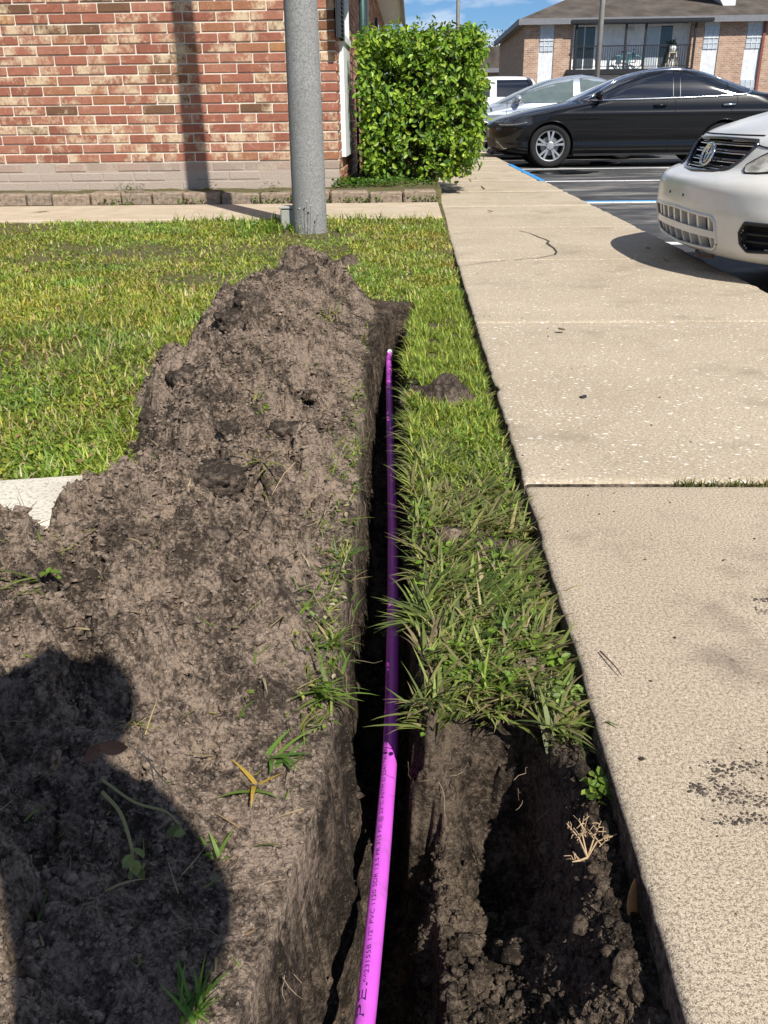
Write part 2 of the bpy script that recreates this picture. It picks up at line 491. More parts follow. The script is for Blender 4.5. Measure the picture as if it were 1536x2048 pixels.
def ground_z(X, Y):
    g = lawn_z(X, Y)
    # strip next to the walk
    near = (X > -.3) & (X < SWL+.05)
    strip = -.038 + .012*fbm(X*14, Y*14, 8, 4) + .004*lumps(X, Y, .022, 30)
    g = np.where(near & (Y < 4.2), strip*(1-sst(3.6, 4.2, Y)) + g*sst(3.6, 4.2, Y), g)
    # trench
    l = lipL(Y); r = lipR(Y)
    fl = np.interp(Y, arr(-1, .92, 1.2, 1.5, 3.0, 3.5), arr(-.43, -.43, -.36, -.31, -.28, -.27))
    qx = X + .012*fbm(X*34, Y*34, 161, 3); qy = Y + .012*fbm(X*34+7, Y*34, 162, 3); rx = X + .004*fbm(X*120, Y*120, 163, 2); ry = Y + .004*fbm(X*120+5, Y*120, 164, 2)
    rough = .024*fbm(X*16, Y*16, 11, 4) + .011*lumps(qx, qy, .045, 34, .5) + .007*lumps(rx, ry, .022, 38, .6) + .006*lumps(rx, ry, .011, 42, .8) + .010*fbm(X*60, Y*60, 165, 3, .65)
    fl = fl + rough + .17*sst(-.045, .03, X)*(1-sst(.80, 1.0, Y))
    wob = .010*fbm(X*30, Y*30, 13, 3) + .006*fbm(X*70, Y*70, 18, 2)
    nearw = 1-sst(.95, 1.25, Y)
    wl = sst(-.012, .016+.022*nearw, X - l + wob + .012*nearw*fbm(X*14, Y*14, 19, 3)); wr = 1 - sst(-.014, .012, X - r + wob)*sst(.70, .80, Y)*1.0 - (1-sst(.70, .80, Y))*sst(.02, .05, X)
    end = 1 - sst(3.44, 3.56, Y + 2*wob + .05*fbm(X*20, Y*20, 20, 3))
    t = np.minimum(np.minimum(wl, wr), end)
    z = g*(1-t) + fl*t
    # pit where the digging opens up to the walk
    pit = (1 - sst(.84, .915, Y + .07*fbm(X*9+3, Y*3, 15, 4) + 1.3*wob + .03*fbm(X*40, Y*40, 24, 3) - .05*np.exp(-((X-.11)/.05)**2) + .10*sst(.14, .20, X))) * sst(-.02, .02, X - r + wob + .02)
    pit = pit * (1 - .90*sst(.150, .190, X + .025*fbm(Y*8, X*0, 16, 3)) * (.80+.20*sst(.50, .64, Y)))
    ph = -.40 + .22*sst(-.04, .05, X + .03*fbm(X*6, Y*6, 17, 3)) + .08*sst(.06, .18, X)
    hol = np.exp(-(((X-.118)/.052)**2 + ((Y-.84)/.15)**2))
    ph = ph - .14*hol + .03*np.exp(-(((X-.06)/.03)**2 + ((Y-.62)/.05)**2)) + 1.25*rough
    pit2 = pit
    z = np.where(X > r-.02, z*(1-pit2) + np.minimum(z, ph)*pit2, z)
    # small uneven crumbs everywhere on bare soil near the camera
    z = z + np.where(near & (Y < 3.6), .0025*lumps(X, Y, .006, 50), 0)
    # under paving
    z = np.where(X > SWL+.012, np.minimum(z, -.30), z)
    return z
def axis(spec, lo, hi, far):
    """fine spacing by pieces + growing steps to both sides"""
    a = []
    for (s, e, d) in spec:
        n = int(round((e-s)/d)); a += list(np.linspace(s, e, n, endpoint=False))
    a.append(spec[-1][1])
    d = .08; x = a[-1]
    while x < far[1]: x += d; d *= 1.28; a.append(x)
    d = .08; x = a[0]; pre = []
    while x > far[0]: x -= d; d *= 1.28; pre.append(x)
    return np.array(pre[::-1] + a)
def grid_mesh(name, xs, ys, zf, smooth=True):
    X, Y = np.meshgrid(xs, ys)
    Z = zf(X, Y)
    V = np.stack([X.ravel(), Y.ravel(), Z.ravel()], 1)
    nx, ny = len(xs), len(ys)
    i = np.arange(nx-1)[None, :] + nx*np.arange(ny-1)[:, None]
    F = np.stack([i, i+1, i+nx+1, i+nx], -1).reshape(-1, 4)
    return np_mesh(name, V, F, smooth), X, Y
xs = axis([(-3.6, -.32, .08), (-.32, -.16, .008), (-.16, .235, .0026)], 0, 0, (-900, 900))
ys = axis([(-.6, .3, .03), (.3, 1.0, .0026), (1.0, 1.8, .005), (1.8, 3.7, .009), (3.7, 7.6, .06)], 0, 0, (-300, 1500))
me, GX, GY = grid_mesh('ground', xs, ys, ground_z)
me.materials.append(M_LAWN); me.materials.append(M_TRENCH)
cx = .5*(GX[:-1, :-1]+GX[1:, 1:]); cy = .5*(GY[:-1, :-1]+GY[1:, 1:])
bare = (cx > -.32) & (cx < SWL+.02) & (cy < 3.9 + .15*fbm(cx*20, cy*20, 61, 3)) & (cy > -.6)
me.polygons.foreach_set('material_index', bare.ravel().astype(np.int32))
link('ground', me, kind='structure')

# ------------------------------------------------------------------ soil heap
_hy = arr(-.2, .3, .9, 1.3, 1.64, 2.1, 2.67, 3.1, 3.4, 3.7, 3.95)
_hl = arr(-1.1, -1.0, -.78, -.585, -.575, -.67, -.71, -.70, -.65, -.55, -.40)
_hh = arr(.12, .125, .13, .125, .12, .13, .135, .145, .15, .13, .03)
def heap_env(X, Y):
    L = np.interp(Y, _hy, _hl) + .075*fbm(Y*5, Y*0+1.7, 71, 5, .6) + .03*fbm(X*20, Y*20, 72, 2)
    Rr = lipL(Y) + .008 + .008*fbm(X*25, Y*25, 73, 3) + np.interp(Y, arr(.9, 2.3, 2.8, 3.3, 3.6, 3.95), arr(0, 0, -.02, -.045, -.10, -.20))
    H = np.interp(Y, _hy, _hh)
    u = (X - L)/(Rr - L)
    rise = np.sin(np.clip(u/.42, 0, 1)*math.pi/2)**1.2
    q = np.clip((u-.42)/.58, 0, 1); fall = np.where(u > .42, .5*(1-q)**1.35 + .5*.5*(1+np.cos(math.pi*q)), 1)
    return H*rise*fall*(1 - sst(3.78, 3.99, Y)), u
def heap_z(X, Y, fine=True):
    e, u = heap_env(X, Y)
    m = np.clip(e/.035, 0, 1)
    lipu = 1 - .016/np.maximum(lipL(Y)+.008-np.interp(Y, _hy, _hl), .2)
    edge = sst(-.02, .05, u)*(1 - sst(lipu, 1.0, u))
    z = e + m*(.060*fbm(X*6, Y*6, 81, 4, .55) + .024*fbm(X*19, Y*19, 82, 3))
    lee = sst(.55, .95, u)*(1-sst(.95, 1.5, Y))      # smoothed flank by the near trench
    k = m*(1-.55*lee)
    wx = X + .026*fbm(X*24, Y*24, 151, 3); wy = Y + .026*fbm(X*24+9, Y*24, 152, 3)
    vx = X + .005*fbm(X*110, Y*110, 153, 2); vy = Y + .005*fbm(X*110+9, Y*110, 154, 2)
    z = z + k*(.064*lumps(wx, wy, .12, 90, .45) + .026*lumps(wx, wy, .055, 94, .5) + .010*lumps(vx, vy, .024, 98, .6) + .010*fbm(X*55, Y*55, 155, 3, .65))
    if fine:
        z = z + m*(1-.3*lee)*(.0075*lumps(vx, vy, .012, 102, .75) + .0045*lumps(X, Y, .0065, 106, .8) + .004*fbm(X*170, Y*170, 157, 2))
        # shrinkage cracks
        c1 = np.abs(fbm(X*8+4, Y*8, 111, 4)); z = z - m*.030*(1-sst(.0, .028, c1))*sst(-.05, .15, fbm(X*3, Y*3, 112, 2))
    base = np.where(u > .8, -.60, -.06)
    return base*(1-edge) + (z + lawn_z(X, Y)*.5 - .012)*edge
hxs = np.concatenate([np.linspace(-1.15, -.62, 70, endpoint=False), np.linspace(-.62, -.075, 205)])
hys = np.concatenate([np.arange(-.2, .4, .02), np.arange(.4, 1.0, .0030), np.arange(1.0, 1.9, .0048), np.arange(1.9, 4.04, .0085)])
me, hX, hY = grid_mesh('soil_heap', hxs, hys, heap_z)
link('soil_heap', me, M_HEAP, label='long heap of loose grey brown soil thrown up beside the trench', cat='soil heap')

# ------------------------------------------------------------------ crumbs (loose bits, uncountable)
ico_v = []
_t = (1+5**.5)/2
for p in [(-1,_t,0),(1,_t,0),(-1,-_t,0),(1,-_t,0),(0,-1,_t),(0,1,_t),(0,-1,-_t),(0,1,-_t),(_t,0,-1),(_t,0,1),(-_t,0,-1),(-_t,0,1)]:
    ico_v.append(np.array(p)/math.sqrt(1+_t*_t))
ico_v = np.array(ico_v)
ico_f = np.array([(0,11,5),(0,5,1),(0,1,7),(0,7,10),(0,10,11),(1,5,9),(5,11,4),(11,10,2),(10,7,6),(7,1,8),(3,9,4),(3,4,2),(3,2,6),(3,6,8),(3,8,9),(4,9,5),(2,4,11),(6,2,10),(8,6,7),(9,8,1)])
def subdiv_ico():
    V = [tuple(v) for v in ico_v]; cache = {}; F = []
    def mid(a, b):
        k = (min(a, b), max(a, b))
        if k not in cache:
            m = (np.array(V[a])+np.array(V[b])); m /= np.linalg.norm(m); cache[k] = len(V); V.append(tuple(m))
        return cache[k]
    for a, b, c in ico_f:
        x, y, z = mid(a, b), mid(b, c), mid(c, a); F += [(a,x,z),(b,y,x),(c,z,y),(x,y,z)]
    return np.array(V), np.array(F)
ico2_v, ico2_f = subdiv_ico()
def crumb_mesh(name, P, size, flat=.75):
    n = len(P)
    J = 1 + .38*(rng.random((n, 12, 1))-.5)*2*.8
    S = size[:, None, None]*np.stack([.7+.6*rng.random(n), .7+.6*rng.random(n), flat*(.6+.5*rng.random(n))], 1)[:, None, :]
    a = rng.random(n)*6.283; ca, sa = np.cos(a)[:, None], np.sin(a)[:, None]
    B = ico_v[None]*J*S
    X = B[..., 0]*ca - B[..., 1]*sa; Y = B[..., 0]*sa + B[..., 1]*ca
    V = np.stack([X, Y, B[..., 2]], -1) + P[:, None, :]
    F = (ico_f[None] + 12*np.arange(n)[:, None, None]).reshape(-1, 3)
    return np_mesh(name, V.reshape(-1, 3), F, True)
oct_v = np.array([(1, 0, 0), (-1, 0, 0), (0, 1, 0), (0, -1, 0), (0, 0, 1), (0, 0, -1)], float); oct_f = np.array([(0, 2, 4), (2, 1, 4), (1, 3, 4), (3, 0, 4), (2, 0, 5), (1, 2, 5), (3, 1, 5), (0, 3, 5)])
def grain_mesh(name, P, size):
    n = len(P); J = oct_v[None]*(.6+.8*rng.random((n, 6, 1))) + .25*rng.standard_normal((n, 6, 3)); a = rng.random(n)*6.283
    ca, sa = np.cos(a)[:, None], np.sin(a)[:, None]; X = J[..., 0]*ca-J[..., 1]*sa; Y = J[..., 0]*sa+J[..., 1]*ca
    V = np.stack([X, Y, J[..., 2]*.8], -1)*size[:, None, None] + P[:, None, :]
    return np_mesh(name, V.reshape(-1, 3), (oct_f[None]+6*np.arange(n)[:, None, None]).reshape(-1, 3), False)
def near_y(n, a, b):            # closer ground gets more of the loose bits
    return a*(b/a)**rng.random(n)
n = 12000
Y = near_y(n, .42, 3.95); l = np.interp(Y, _hy, _hl); X = l-.06 + (lipL(Y)+.05-l)*rng.random(n)
e, u = heap_env(X, Y); ok = (u > -.08) & (u < .99) & (fbm(X*5, Y*5, 121, 3)+.55*rng.standard_normal(n) > -.35)
X, Y = X[ok], Y[ok]; z = heap_z(X, Y); zl = lawn_z(X, Y); z = np.maximum(z, zl)
s = np.exp(rng.normal(math.log(.0021), .55, len(X)))*np.clip(.8+.25*Y, .9, 1.5); s = np.clip(s, .0012, .018)
link('loose_soil_crumbs', crumb_mesh('loose_soil_crumbs', np.stack([X, Y, z+.2*s], 1), s), M_CRUMB,
     label='loose dry soil crumbs scattered over the heap', cat='soil crumbs', kind='stuff')
n = 95000
Y = .42*(3.9/.42)**(rng.random(n)**1.25); l = np.interp(Y, _hy, _hl); X = l-.03 + (lipL(Y)+.03-l)*rng.random(n)
e, u = heap_env(X, Y); ok = (u > -.03) & (u < .96) & (fbm(X*7, Y*7, 125, 3)+.45*rng.standard_normal(n) > -.12); X, Y = X[ok], Y[ok]
z = np.maximum(heap_z(X, Y), lawn_z(X, Y)); s = np.clip(np.exp(rng.normal(math.log(.0016), .45, len(X))), .0007, .006)*np.clip(.75+.35*Y, .9, 1.7)
link('soil_grains', grain_mesh('soil_grains', np.stack([X, Y, z+.3*s], 1), s), M_CRUMB, label='fine dry soil grains covering the heap', cat='soil grains', kind='stuff')
n = 26000
Y = near_y(n, .40, 1.5); X = -.16 + .375*rng.random(n)
ok = (X < SWL-.004) & (X > lipL(Y)+.02) & ((X < lipR(Y)-.004) | (Y < .86)); X, Y = X[ok], Y[ok]; s = np.clip(np.exp(rng.normal(math.log(.0017), .5, len(X))), .0007, .006)
link('pit_grains', grain_mesh('pit_grains', np.stack([X, Y, ground_z(X, Y)+.3*s], 1), s), M_TRENCH, label='fine dark soil grains on the pit and trench floor', cat='soil grains', kind='stuff')
n = 3600
Y = near_y(n, .36, 1.6); X = -.14 + .36*rng.random(n)
ok = (X < SWL-.006) & (X > lipL(Y)+.01) & ((X < lipR(Y)-.008) | (Y < .84)); X, Y = X[ok], Y[ok]
s = np.clip(np.exp(rng.normal(math.log(.0034), .6, len(X))), .0012, .017)
z = ground_z(X, Y)
link('trench_crumbs', crumb_mesh('trench_crumbs', np.stack([X, Y, z+.25*s], 1), s), M_TRENCH,
     label='dark moist crumbs lying on the trench and pit floor', cat='soil crumbs', kind='stuff')
# spilled specks on the paving
n = 130
Y = near_y(n, .45, 5); X = SWL + np.abs(rng.normal(0, .28, n)); ok = X < SWR-.03; X, Y = X[ok], Y[ok]; s = np.clip(np.exp(rng.normal(math.log(.0014), .5, len(X))), .0008, .004)
link('soil_specks', crumb_mesh('soil_specks', np.stack([X, Y, .3*s], 1), s), M_CLOD, label='dark soil specks spilled on the sidewalk', cat='soil specks', kind='stuff')

# clods: single big lumps one can pick up
def clod(px, py, z, size, sq, rz, label, mat=M_CLOD, group=None, onheap=True):
    p = hz(px, py, z)
    for _ in range(4):
        zz = float(heap_z(np.array([p.x]), np.array([p.y]), False)[0]) if onheap else float(ground_z(np.array([p.x]), np.array([p.y]))[0])
        p = hz(px, py, zz-size*.10)
    V = ico2_v.copy(); F = ico2_f
    # one more level for a rough surface
    out = []
    seed = random.random()*50
    Vs = []
    import bmesh
    bm = bmesh.new(); bmesh.ops.create_icosphere(bm, subdivisions=4, radius=1)
    for v in bm.verts:
        c = v.co.copy(); m = max(abs(c.x), abs(c.y), abs(c.z)); c = c*(.55 + .45/m)*.86
        d = mnoise.fractal(c*1.3 + Vector((seed, 0, 0)), .8, 2.1, 6)*.34 + mnoise.fractal(c*6 + Vector((0, seed, 0)), .6, 2.1, 4)*.13
        c *= 1+max(-.32, min(.4, d))
        v.co = Vector((c.x*size*sq[0], c.y*size*sq[1], c.z*size*sq[2]))
    me = bpy.data.meshes.new('soil_clod'); bm.to_mesh(me); bm.free()
    me.polygons.foreach_set('use_smooth', [True]*len(me.polygons))
    o = link('soil_clod', me, mat, label=label, cat='soil clod', group=group)
    o.location = p; o.rotation_euler = (random.uniform(-.3, .3), random.uniform(-.3, .3), rz)
    return o
clod(585, 868, .12, .050, (1.0, .62, .55), .15, 'dark brown block of soil with a flat cut side beside a dry weed')
clod(430, 960, .13, .056, (1.25, .7, .55), -.65, 'largest blackish soil slab lying across the middle of the heap')
clod(375, 765, .14, .05, (.9, .7, .85), .3, 'upright dark clod half way along the heap with a crack beside it')
clod(690, 535, .14, .075, (1.1, .7, .8), .4, 'black clod crowning the far end of the heap')
clod(590, 560, .15, .085, (1.2, .7, .6), -.2, 'broad dark clod on the far end of the heap below the crowning clod')
clod(500, 610, .1, .055, (1.0, .8, .7), .7, 'dark clod at the far lawn side of the heap')
clod(412, 1068, .13, .028, (1.3, .9, .5), .2, 'small dark clod on the heap between the largest slab and the grass patch')
clod(460, 645, .05, .045, (1, .8, .7), .9, 'dark clod rolled onto the lawn edge at the foot of the heap')
clod(1048, 1345, -.03, .026, (1.4, .7, .7), .3, 'grey brown clod in the grass strip between bright green tufts', M_CRUMB, onheap=False)
clod(898, 1075, -.03, .032, (1.0, 1.2, .7), .1, 'dry grey soil lump in the dark grass strip beside the trench', M_HEAP, onheap=False)
for i, (px, py, s_) in enumerate(((330, 740, .030), (262, 800, .024), (415, 640, .028), (225, 880, .022), (300, 840, .034), (480, 700, .03), (520, 760, .026), (630, 700, .03), (455, 860, .028), (620, 790, .022), (300, 960, .026), (560, 1130, .018), (250, 1080, .02), (120, 1230, .022), (365, 1200, .018), (90, 1520, .016), (470, 1330, .015), (60, 1700, .014))):
    clod(px, py, .08, s_, (1.1, .8, .7), random.random()*3, 'lump of crumbly grey brown soil half sunk in the heap', M_HEAP if i % 2 else M_CLOD, 'crumbly lumps on the heap')
# conical pile on the strip
def soil_cone(px, py, r, h, label):
    p = hz(px, py, -.03)
    xs_ = np.linspace(-r*1.5, r*1.5, 90); 
    def zf(X, Y):
        d = np.sqrt((X/1.15)**2+Y**2)/r
        z = h*np.clip(1-d, -.3, 1) + .012*fbm(X*40, Y*40, 140, 4) + .006*lumps(X, Y, .012, 141) + .003*lumps(X, Y, .006, 145)
        return np.maximum(z, -.02)
    me, _, _ = grid_mesh('soil_pile', xs_, xs_, zf)
    o = link('soil_pile', me, M_CLOD, label=label, cat='soil pile'); o.location = (p.x, p.y, -.035)
soil_cone(892, 800, .075, .085, 'small dark conical soil pile on the grass strip beside the trench')
soil_cone(845, 785, .04, .028, 'low flat soil pile on the trench lip beside the conical pile')
# buff stone on the heap
clod(558, 632, .14, .011, (1, 1, .9), .2, 'round buff pebble lying on the heap', plain('buff_stone', (.42, .28, .19), .8))

# ================================================================== PIPE
def catmull(P, n):
    P = [Vector(p) for p in P]; P = [P[0]*2-P[1]] + P + [P[-1]*2-P[-2]]; out = []
    for i in range(1, len(P)-2):
        for k in range(n):
            t = k/n; a, b, c, d = P[i-1:i+3]
            out.append(.5*((2*b)+(c-a)*t+(2*a-5*b+4*c-d)*t*t+(3*b-a-3*c+d)*t**3))
    out.append(P[-2]); return out
def pz(y): return float(np.interp(y, [0, 1.6, 2.2, 3.2], [-.17, -.168, -.16, -.125]))
pip = []
for (px, py, zz) in [(706, 2200, -.17), (729, 2048, -.17), (755, 1800, -.17), (771, 1620, -.17), (781, 1480, -.17), (785, 1300, -.17), (786, 1150, -.172), (784, 1000, -.178), (780, 850, -.180), (777, 705, -.168)]:
    pip.append(hz(px, py, zz))
PATH = catmull([pip[0] + (pip[0]-pip[1])*1.6] + pip, 14)
PR = .01067
m_pipe = NM('purple_pvc', .42, .4)
m_pipe.color(m_pipe.mix(m_pipe.ramp(m_pipe.noise(14, 4), [(.35, 0.0), (.7, 1.0)]), (.52, .085, .55), (.58, .105, .61)))
_pd = m_pipe.noise(22, 6, .7); _pn = m_pipe.b.inputs['Base Color'].links[0].from_socket
m_pipe.color(m_pipe.mix(m_pipe.ramp(_pd, [(.56, 0.0), (.72, .55)]), _pn, (.16, .10, .12)))
m_pipe.m['note'] = 0
del m_pipe.m['note']
m_ink = plain('pipe_ink', (.045, .012, .08), .5, .3)
m_cap = plain('white_pvc', (.70, .72, .74), .4, .4)
pipe = MB().tube(PATH, PR, 32).build('water_pipe', m_pipe.m, smooth=True, label='long bright purple plastic water pipe lying in the trench', cat='pipe')
for p_ in pipe.data.polygons:
    if len(p_.vertices) > 4: p_.use_smooth = False
e = PATH[-1]; d = (PATH[-1]-PATH[-3]).normalized()
MB().tube([e-d*.030, e-d*.0295, e+d*.010, e+d*.014], [.0135, .0142, .0142, .0128], 24).build('end_coupling', m_cap, pipe, smooth=True, label='white end coupling')
MB().tube([e-d*.040, e-d*.036, e-d*.030], [PR+.0004, PR+.0012, PR+.0012], 24).build('primer_ring', plain('pipe_primer', (.60, .30, .66), .4), pipe, smooth=True)
# arc-length frame
acc = [0.0]
for a, b in zip(PATH[:-1], PATH[1:]): acc.append(acc[-1]+(b-a).length)
acc = np.array(acc); PA = np.array([tuple(p) for p in PATH])
def pipe_pt(s, ang, r):
    c = np.array([np.interp(s, acc, PA[:, k]) for k in range(3)])
    t = np.array([np.interp(s+.004, acc, PA[:, k]) - np.interp(s-.004, acc, PA[:, k]) for k in range(3)]); t /= np.linalg.norm(t)
    sx = np.cross(t, (0, 0, 1)); sx /= np.linalg.norm(sx); u = np.cross(sx, t)
    return c + r*(sx*math.cos(ang) + u*math.sin(ang))
def s_at_px(py):
    best = 0; bd = 1e9
    for s, p in zip(acc, PATH):
        q = p - Vector((0, 0, CAM_H)); yy = 1024 - FPX*q.dot(up2)/q.dot(fw)
        if abs(yy-py) < bd: bd = abs(yy-py); best = s
    return best
def text_mesh(txt, size):
    cu = bpy.data.curves.new('t', 'FONT'); cu.body = txt; cu.size = size; cu.resolution_u = 3
    cu.space_character = 1.06
    o = bpy.data.objects.new('t', cu); COL.objects.link(o)
    dg = bpy.context.evaluated_depsgraph_get(); me = bpy.data.meshes.new_from_object(o.evaluated_get(dg))
    bpy.data.objects.remove(o); return me
def pipe_text(txt, py0, py1, size, ang0, ang1):
    s0, s1 = s_at_px(py0), s_at_px(py1)
    me = text_mesh(txt, size); V = np.array([v.co[:] for v in me.vertices]); w = V[:, 0].max()-V[:, 0].min()
    V[:, 0] = (V[:, 0]-V[:, 0].min())/w
    F = [tuple(p.vertices) for p in me.polygons]
    out = []
    for x, y, _ in V:
        # letters run away from the viewer, their tops to the left
        a = math.radians(ang0+(ang1-ang0)*x) + (y)/PR
        out.append(pipe_pt(s0+(s1-s0)*x, a, PR+.00025))
    m2 = bpy.data.meshes.new('lettering'); m2.from_pydata([tuple(p) for p in out], [], F); m2.update()
    link('lettering', m2, m_ink, pipe)
pipe_text('PE.', 2042, 1985, .0125, 92, 93)
pipe_text('^^', 1975, 1955, .0075, 93, 93)
pipe_text('23155B 1/2" PVC 1120 SDR 13.5 PR 315 PSI.@ 23°C ASTM D 2241 "WARNING RECLAIMED WATER DO NOT DRINK"', 1958, 1330, .0070, 93, 118)

# ================================================================== SIDEWALK
sw = empty('sidewalk', (0, 0, 0), kind='structure')
joints = [-3.0, -1.4, .05, 1.585, 3.05, 4.48, 5.85, 7.25, 8.7, 10.2, 11.7, 13.2, 14.8, 16.4, 18.0, 21.0, 24.0, 28.0]
joints[3] = hz(1300, 966, 0).y
M_EDGE = soil_mat('soil_caked_concrete', (.24, .19, .145), (.045, .035, .027), .51)
def slab(y0, y1, mat, seed):
    L = y1-y0; n = int(np.clip(L/.012, 40, 140)) if y1 > 0 and y0 < 7 else 12
    t = np.linspace(0, 1, n)
    Yc = y0+L*t
    amp = .006
    def edge(Y, s): return amp*fbm(Y*7, Y*0+s, 200+seed, 4, .6) + .012*np.clip(fbm(Y*16, Y*0+s*3.1, 210+seed, 3)-.45, 0, 1)*2
    xl = SWL + np.abs(edge(Yc, 1.0)); 
    rb = .07*sst(3.2, 5.0, Yc)*0
    xr = SWR + rb - .6*np.abs(edge(Yc, 5.0)) - .012*lumps(Yc, Yc*0+.02, .09, 220)
    # corners slightly broken, joint edges wander
    ye = .004*fbm(np.linspace(0, 8, 17), np.zeros(17)+seed, 230, 3)
    cols = [0.0, .002, .006, .02] + list(np.linspace(.08, .92, 11)) + [.98, .994, .998, 1.0]
    rows = []
    for j in range(n):
        w = xr[j]-xl[j]
        r = []
        for c in cols:
            dz = 0.0
            d = min(c, 1-c)*w
            if d < .008: dz -= .006*(1-d/.008)**2
            dy_ = min(t[j], 1-t[j])*L
            if dy_ < .008: dz -= .006*(1-dy_/.008)**2
            r.append((xl[j]+w*c, Yc[j], dz))
        rows.append(r)
    m = len(cols)
    V = [p for r in rows for p in r]; F = [(j*m+i, j*m+i+1, (j+1)*m+i+1, (j+1)*m+i) for j in range(n-1) for i in range(m-1)]
    # skirt
    ring = [i for i in range(m)] + [j*m+m-1 for j in range(1, n)] + [(n-1)*m+i for i in range(m-2, -1, -1)] + [j*m for j in range(n-2, 0, -1)]
    b = len(V); V += [(V[i][0], V[i][1], -.24) for i in ring]; k = len(ring)
    F += [(ring[i], b+i, b+(i+1) % k, ring[(i+1) % k]) for i in range(k)]
    me = np_mesh('slab', np.array(V), np.array(F), False)
    me.polygons.foreach_set('use_smooth', [True]*((n-1)*(m-1)) + [False]*k)
    me.materials.append(mat); me.materials.append(M_EDGE); me.polygons.foreach_set('material_index', [0]*((n-1)*(m-1)) + [1]*k)
    link('slab', me, None, sw)
for i in range(len(joints)-1):
    g = .007 if joints[i] > 2 else .018
    slab(joints[i]+g/2, joints[i+1]-g/2, M_SW1 if joints[i] < 1.5 else M_SW2, i)
# filling in the joints
MB().box(SWL+.02, SWR-.02, -3, 28, -.2, -.012).build('joint_bed', M_CLOD, sw)
# hairline crack in a far slab
m_crack = plain('crack_dirt', (.05, .042, .034), .9)
def flat_line(name, pts, w, z, mat, parent):
    mb = MB(); P = [hz(px, py, z) for px, py in pts]; V = []
    for i, p in enumerate(P):
        t = (P[min(i+1, len(P)-1)]-P[max(i-1, 0)]); t.normalize(); s = Vector((-t.y, t.x, 0))*w*(.4+.9*random.random())
        V += [p+s, p-s]
    mb.add(V, [(2*i, 2*i+1, 2*i+3, 2*i+2) for i in range(len(P)-1)])
    return mb.build(name, mat, parent)
flat_line('crack', [(1038, 461), (1060, 466), (1078, 474), (1090, 478), (1098, 482), (1094, 486), (1102, 492), (1108, 496), (1113, 503), (1110, 509)], .006, .0025, m_crack, sw)
flat_line('crack', [(920, 532), (975, 524), (1020, 519), (1075, 516), (1110, 509)], .0025, .0025, m_crack, sw)
# blue paint on the edge
m_blue = plain('blue_kerb_paint', (.03, .25, .58), .6, .3, 0, .25, 30)
b0 = hz(1086, 362, 0).y; b1 = hz(1008, 329, 0).y
MB().box(SWR-.055, SWR+.004, b0, b1, -.16, .004).build('blue_paint', m_blue, sw, label='bright blue painted kerb edge')

# ================================================================== PARKING LOT
ZA = -.16
asp = np_mesh('parking_lot', np.array([(SWR-.05, -60, ZA), (160, -60, ZA), (160, 220, ZA), (SWR-.05, 220, ZA)]), np.array([(0, 1, 2, 3)]), False)
lot = link('parking_lot', asp, M_ASPH, kind='structure')
m_white = NM('white_road_paint', .7, .2); _c = m_white.ramp(m_white.noise(30, 5, .7), [(.33, (.20, .20, .20)), (.45, (.70, .70, .69))]); m_white.color(_c)
m_bluel = plain('blue_road_paint', (.05, .30, .60), .7, .2, 0, .3, 30)
for py, x, bl in ((487, 1345, 0), (405, 1240, 1), (362, 1200, 0), (337, 1200, 0), (306, 1150, 0)):
    yy = hz(x, py, ZA).y
    w = .05
    MB().box(SWR+.02, 6.6, yy-w, yy+w, ZA-.004, ZA+.004).build('bay_line', m_white.m, lot)
    if bl: MB().box(SWR+.02, 6.6, yy+w+.004, yy+w+.11, ZA-.004, ZA+.0045).build('bay_line', m_bluel, lot)
m_wet = plain('wet_puddle', (.012, .013, .015), .06, .5)
def puddle(px, py, rx, ry, s):
    p = hz(px, py, ZA); mb = MB(); V = [(p.x, p.y, ZA+.005)]
    for k in range(40):
        a = k/40*6.2832; r = 1+.35*mnoise.noise(Vector((math.cos(a)*1.3+s, math.sin(a)*1.3, s)))*1.6
        V.append((p.x+rx*r*math.cos(a), p.y+ry*r*math.sin(a), ZA+.005))
    mb.add(V, [(0, 1+k, 1+(k+1) % 40) for k in range(40)]); mb.build('puddle', m_wet, label='thin dark puddle on the asphalt beside the black sedan', cat='puddle', group='puddles by the black sedan')
puddle(1185, 326, .42, .55, 2.0); puddle(1120, 345, .5, .45, 5.0)

# ================================================================== STRIP, PAD, EDGING
zs = .035
y0 = hz(500, 437, zs).y; y1 = hz(500, 408, zs).y
YF0, YF1 = min(y0, y1), max(y0, y1)
xs_ = np.linspace(-6, SWL-.02, 160); 
V = []
for x in xs_:
    w = .012*fbm(np.array([x*3]), np.array([.5]), 300, 4)[0]
    V += [(x, YF0+w, -.15), (x, YF0+w, zs-.006), (x, YF0+w+.01, zs), (x, YF1, zs), (x, YF1, -.15)]
F = [(i*5+k, i*5+k+1, i*5+k+6, i*5+k+5) for i in range(len(xs_)-1) for k in range(4)] + [(0, 1, 2, 3, 4), tuple((len(xs_)-1)*5+k for k in (4, 3, 2, 1, 0))]
me = bpy.data.meshes.new('mow_strip'); me.from_pydata(V, [], F); me.update()
link('mow_strip', me, M_STRIP, kind='structure')
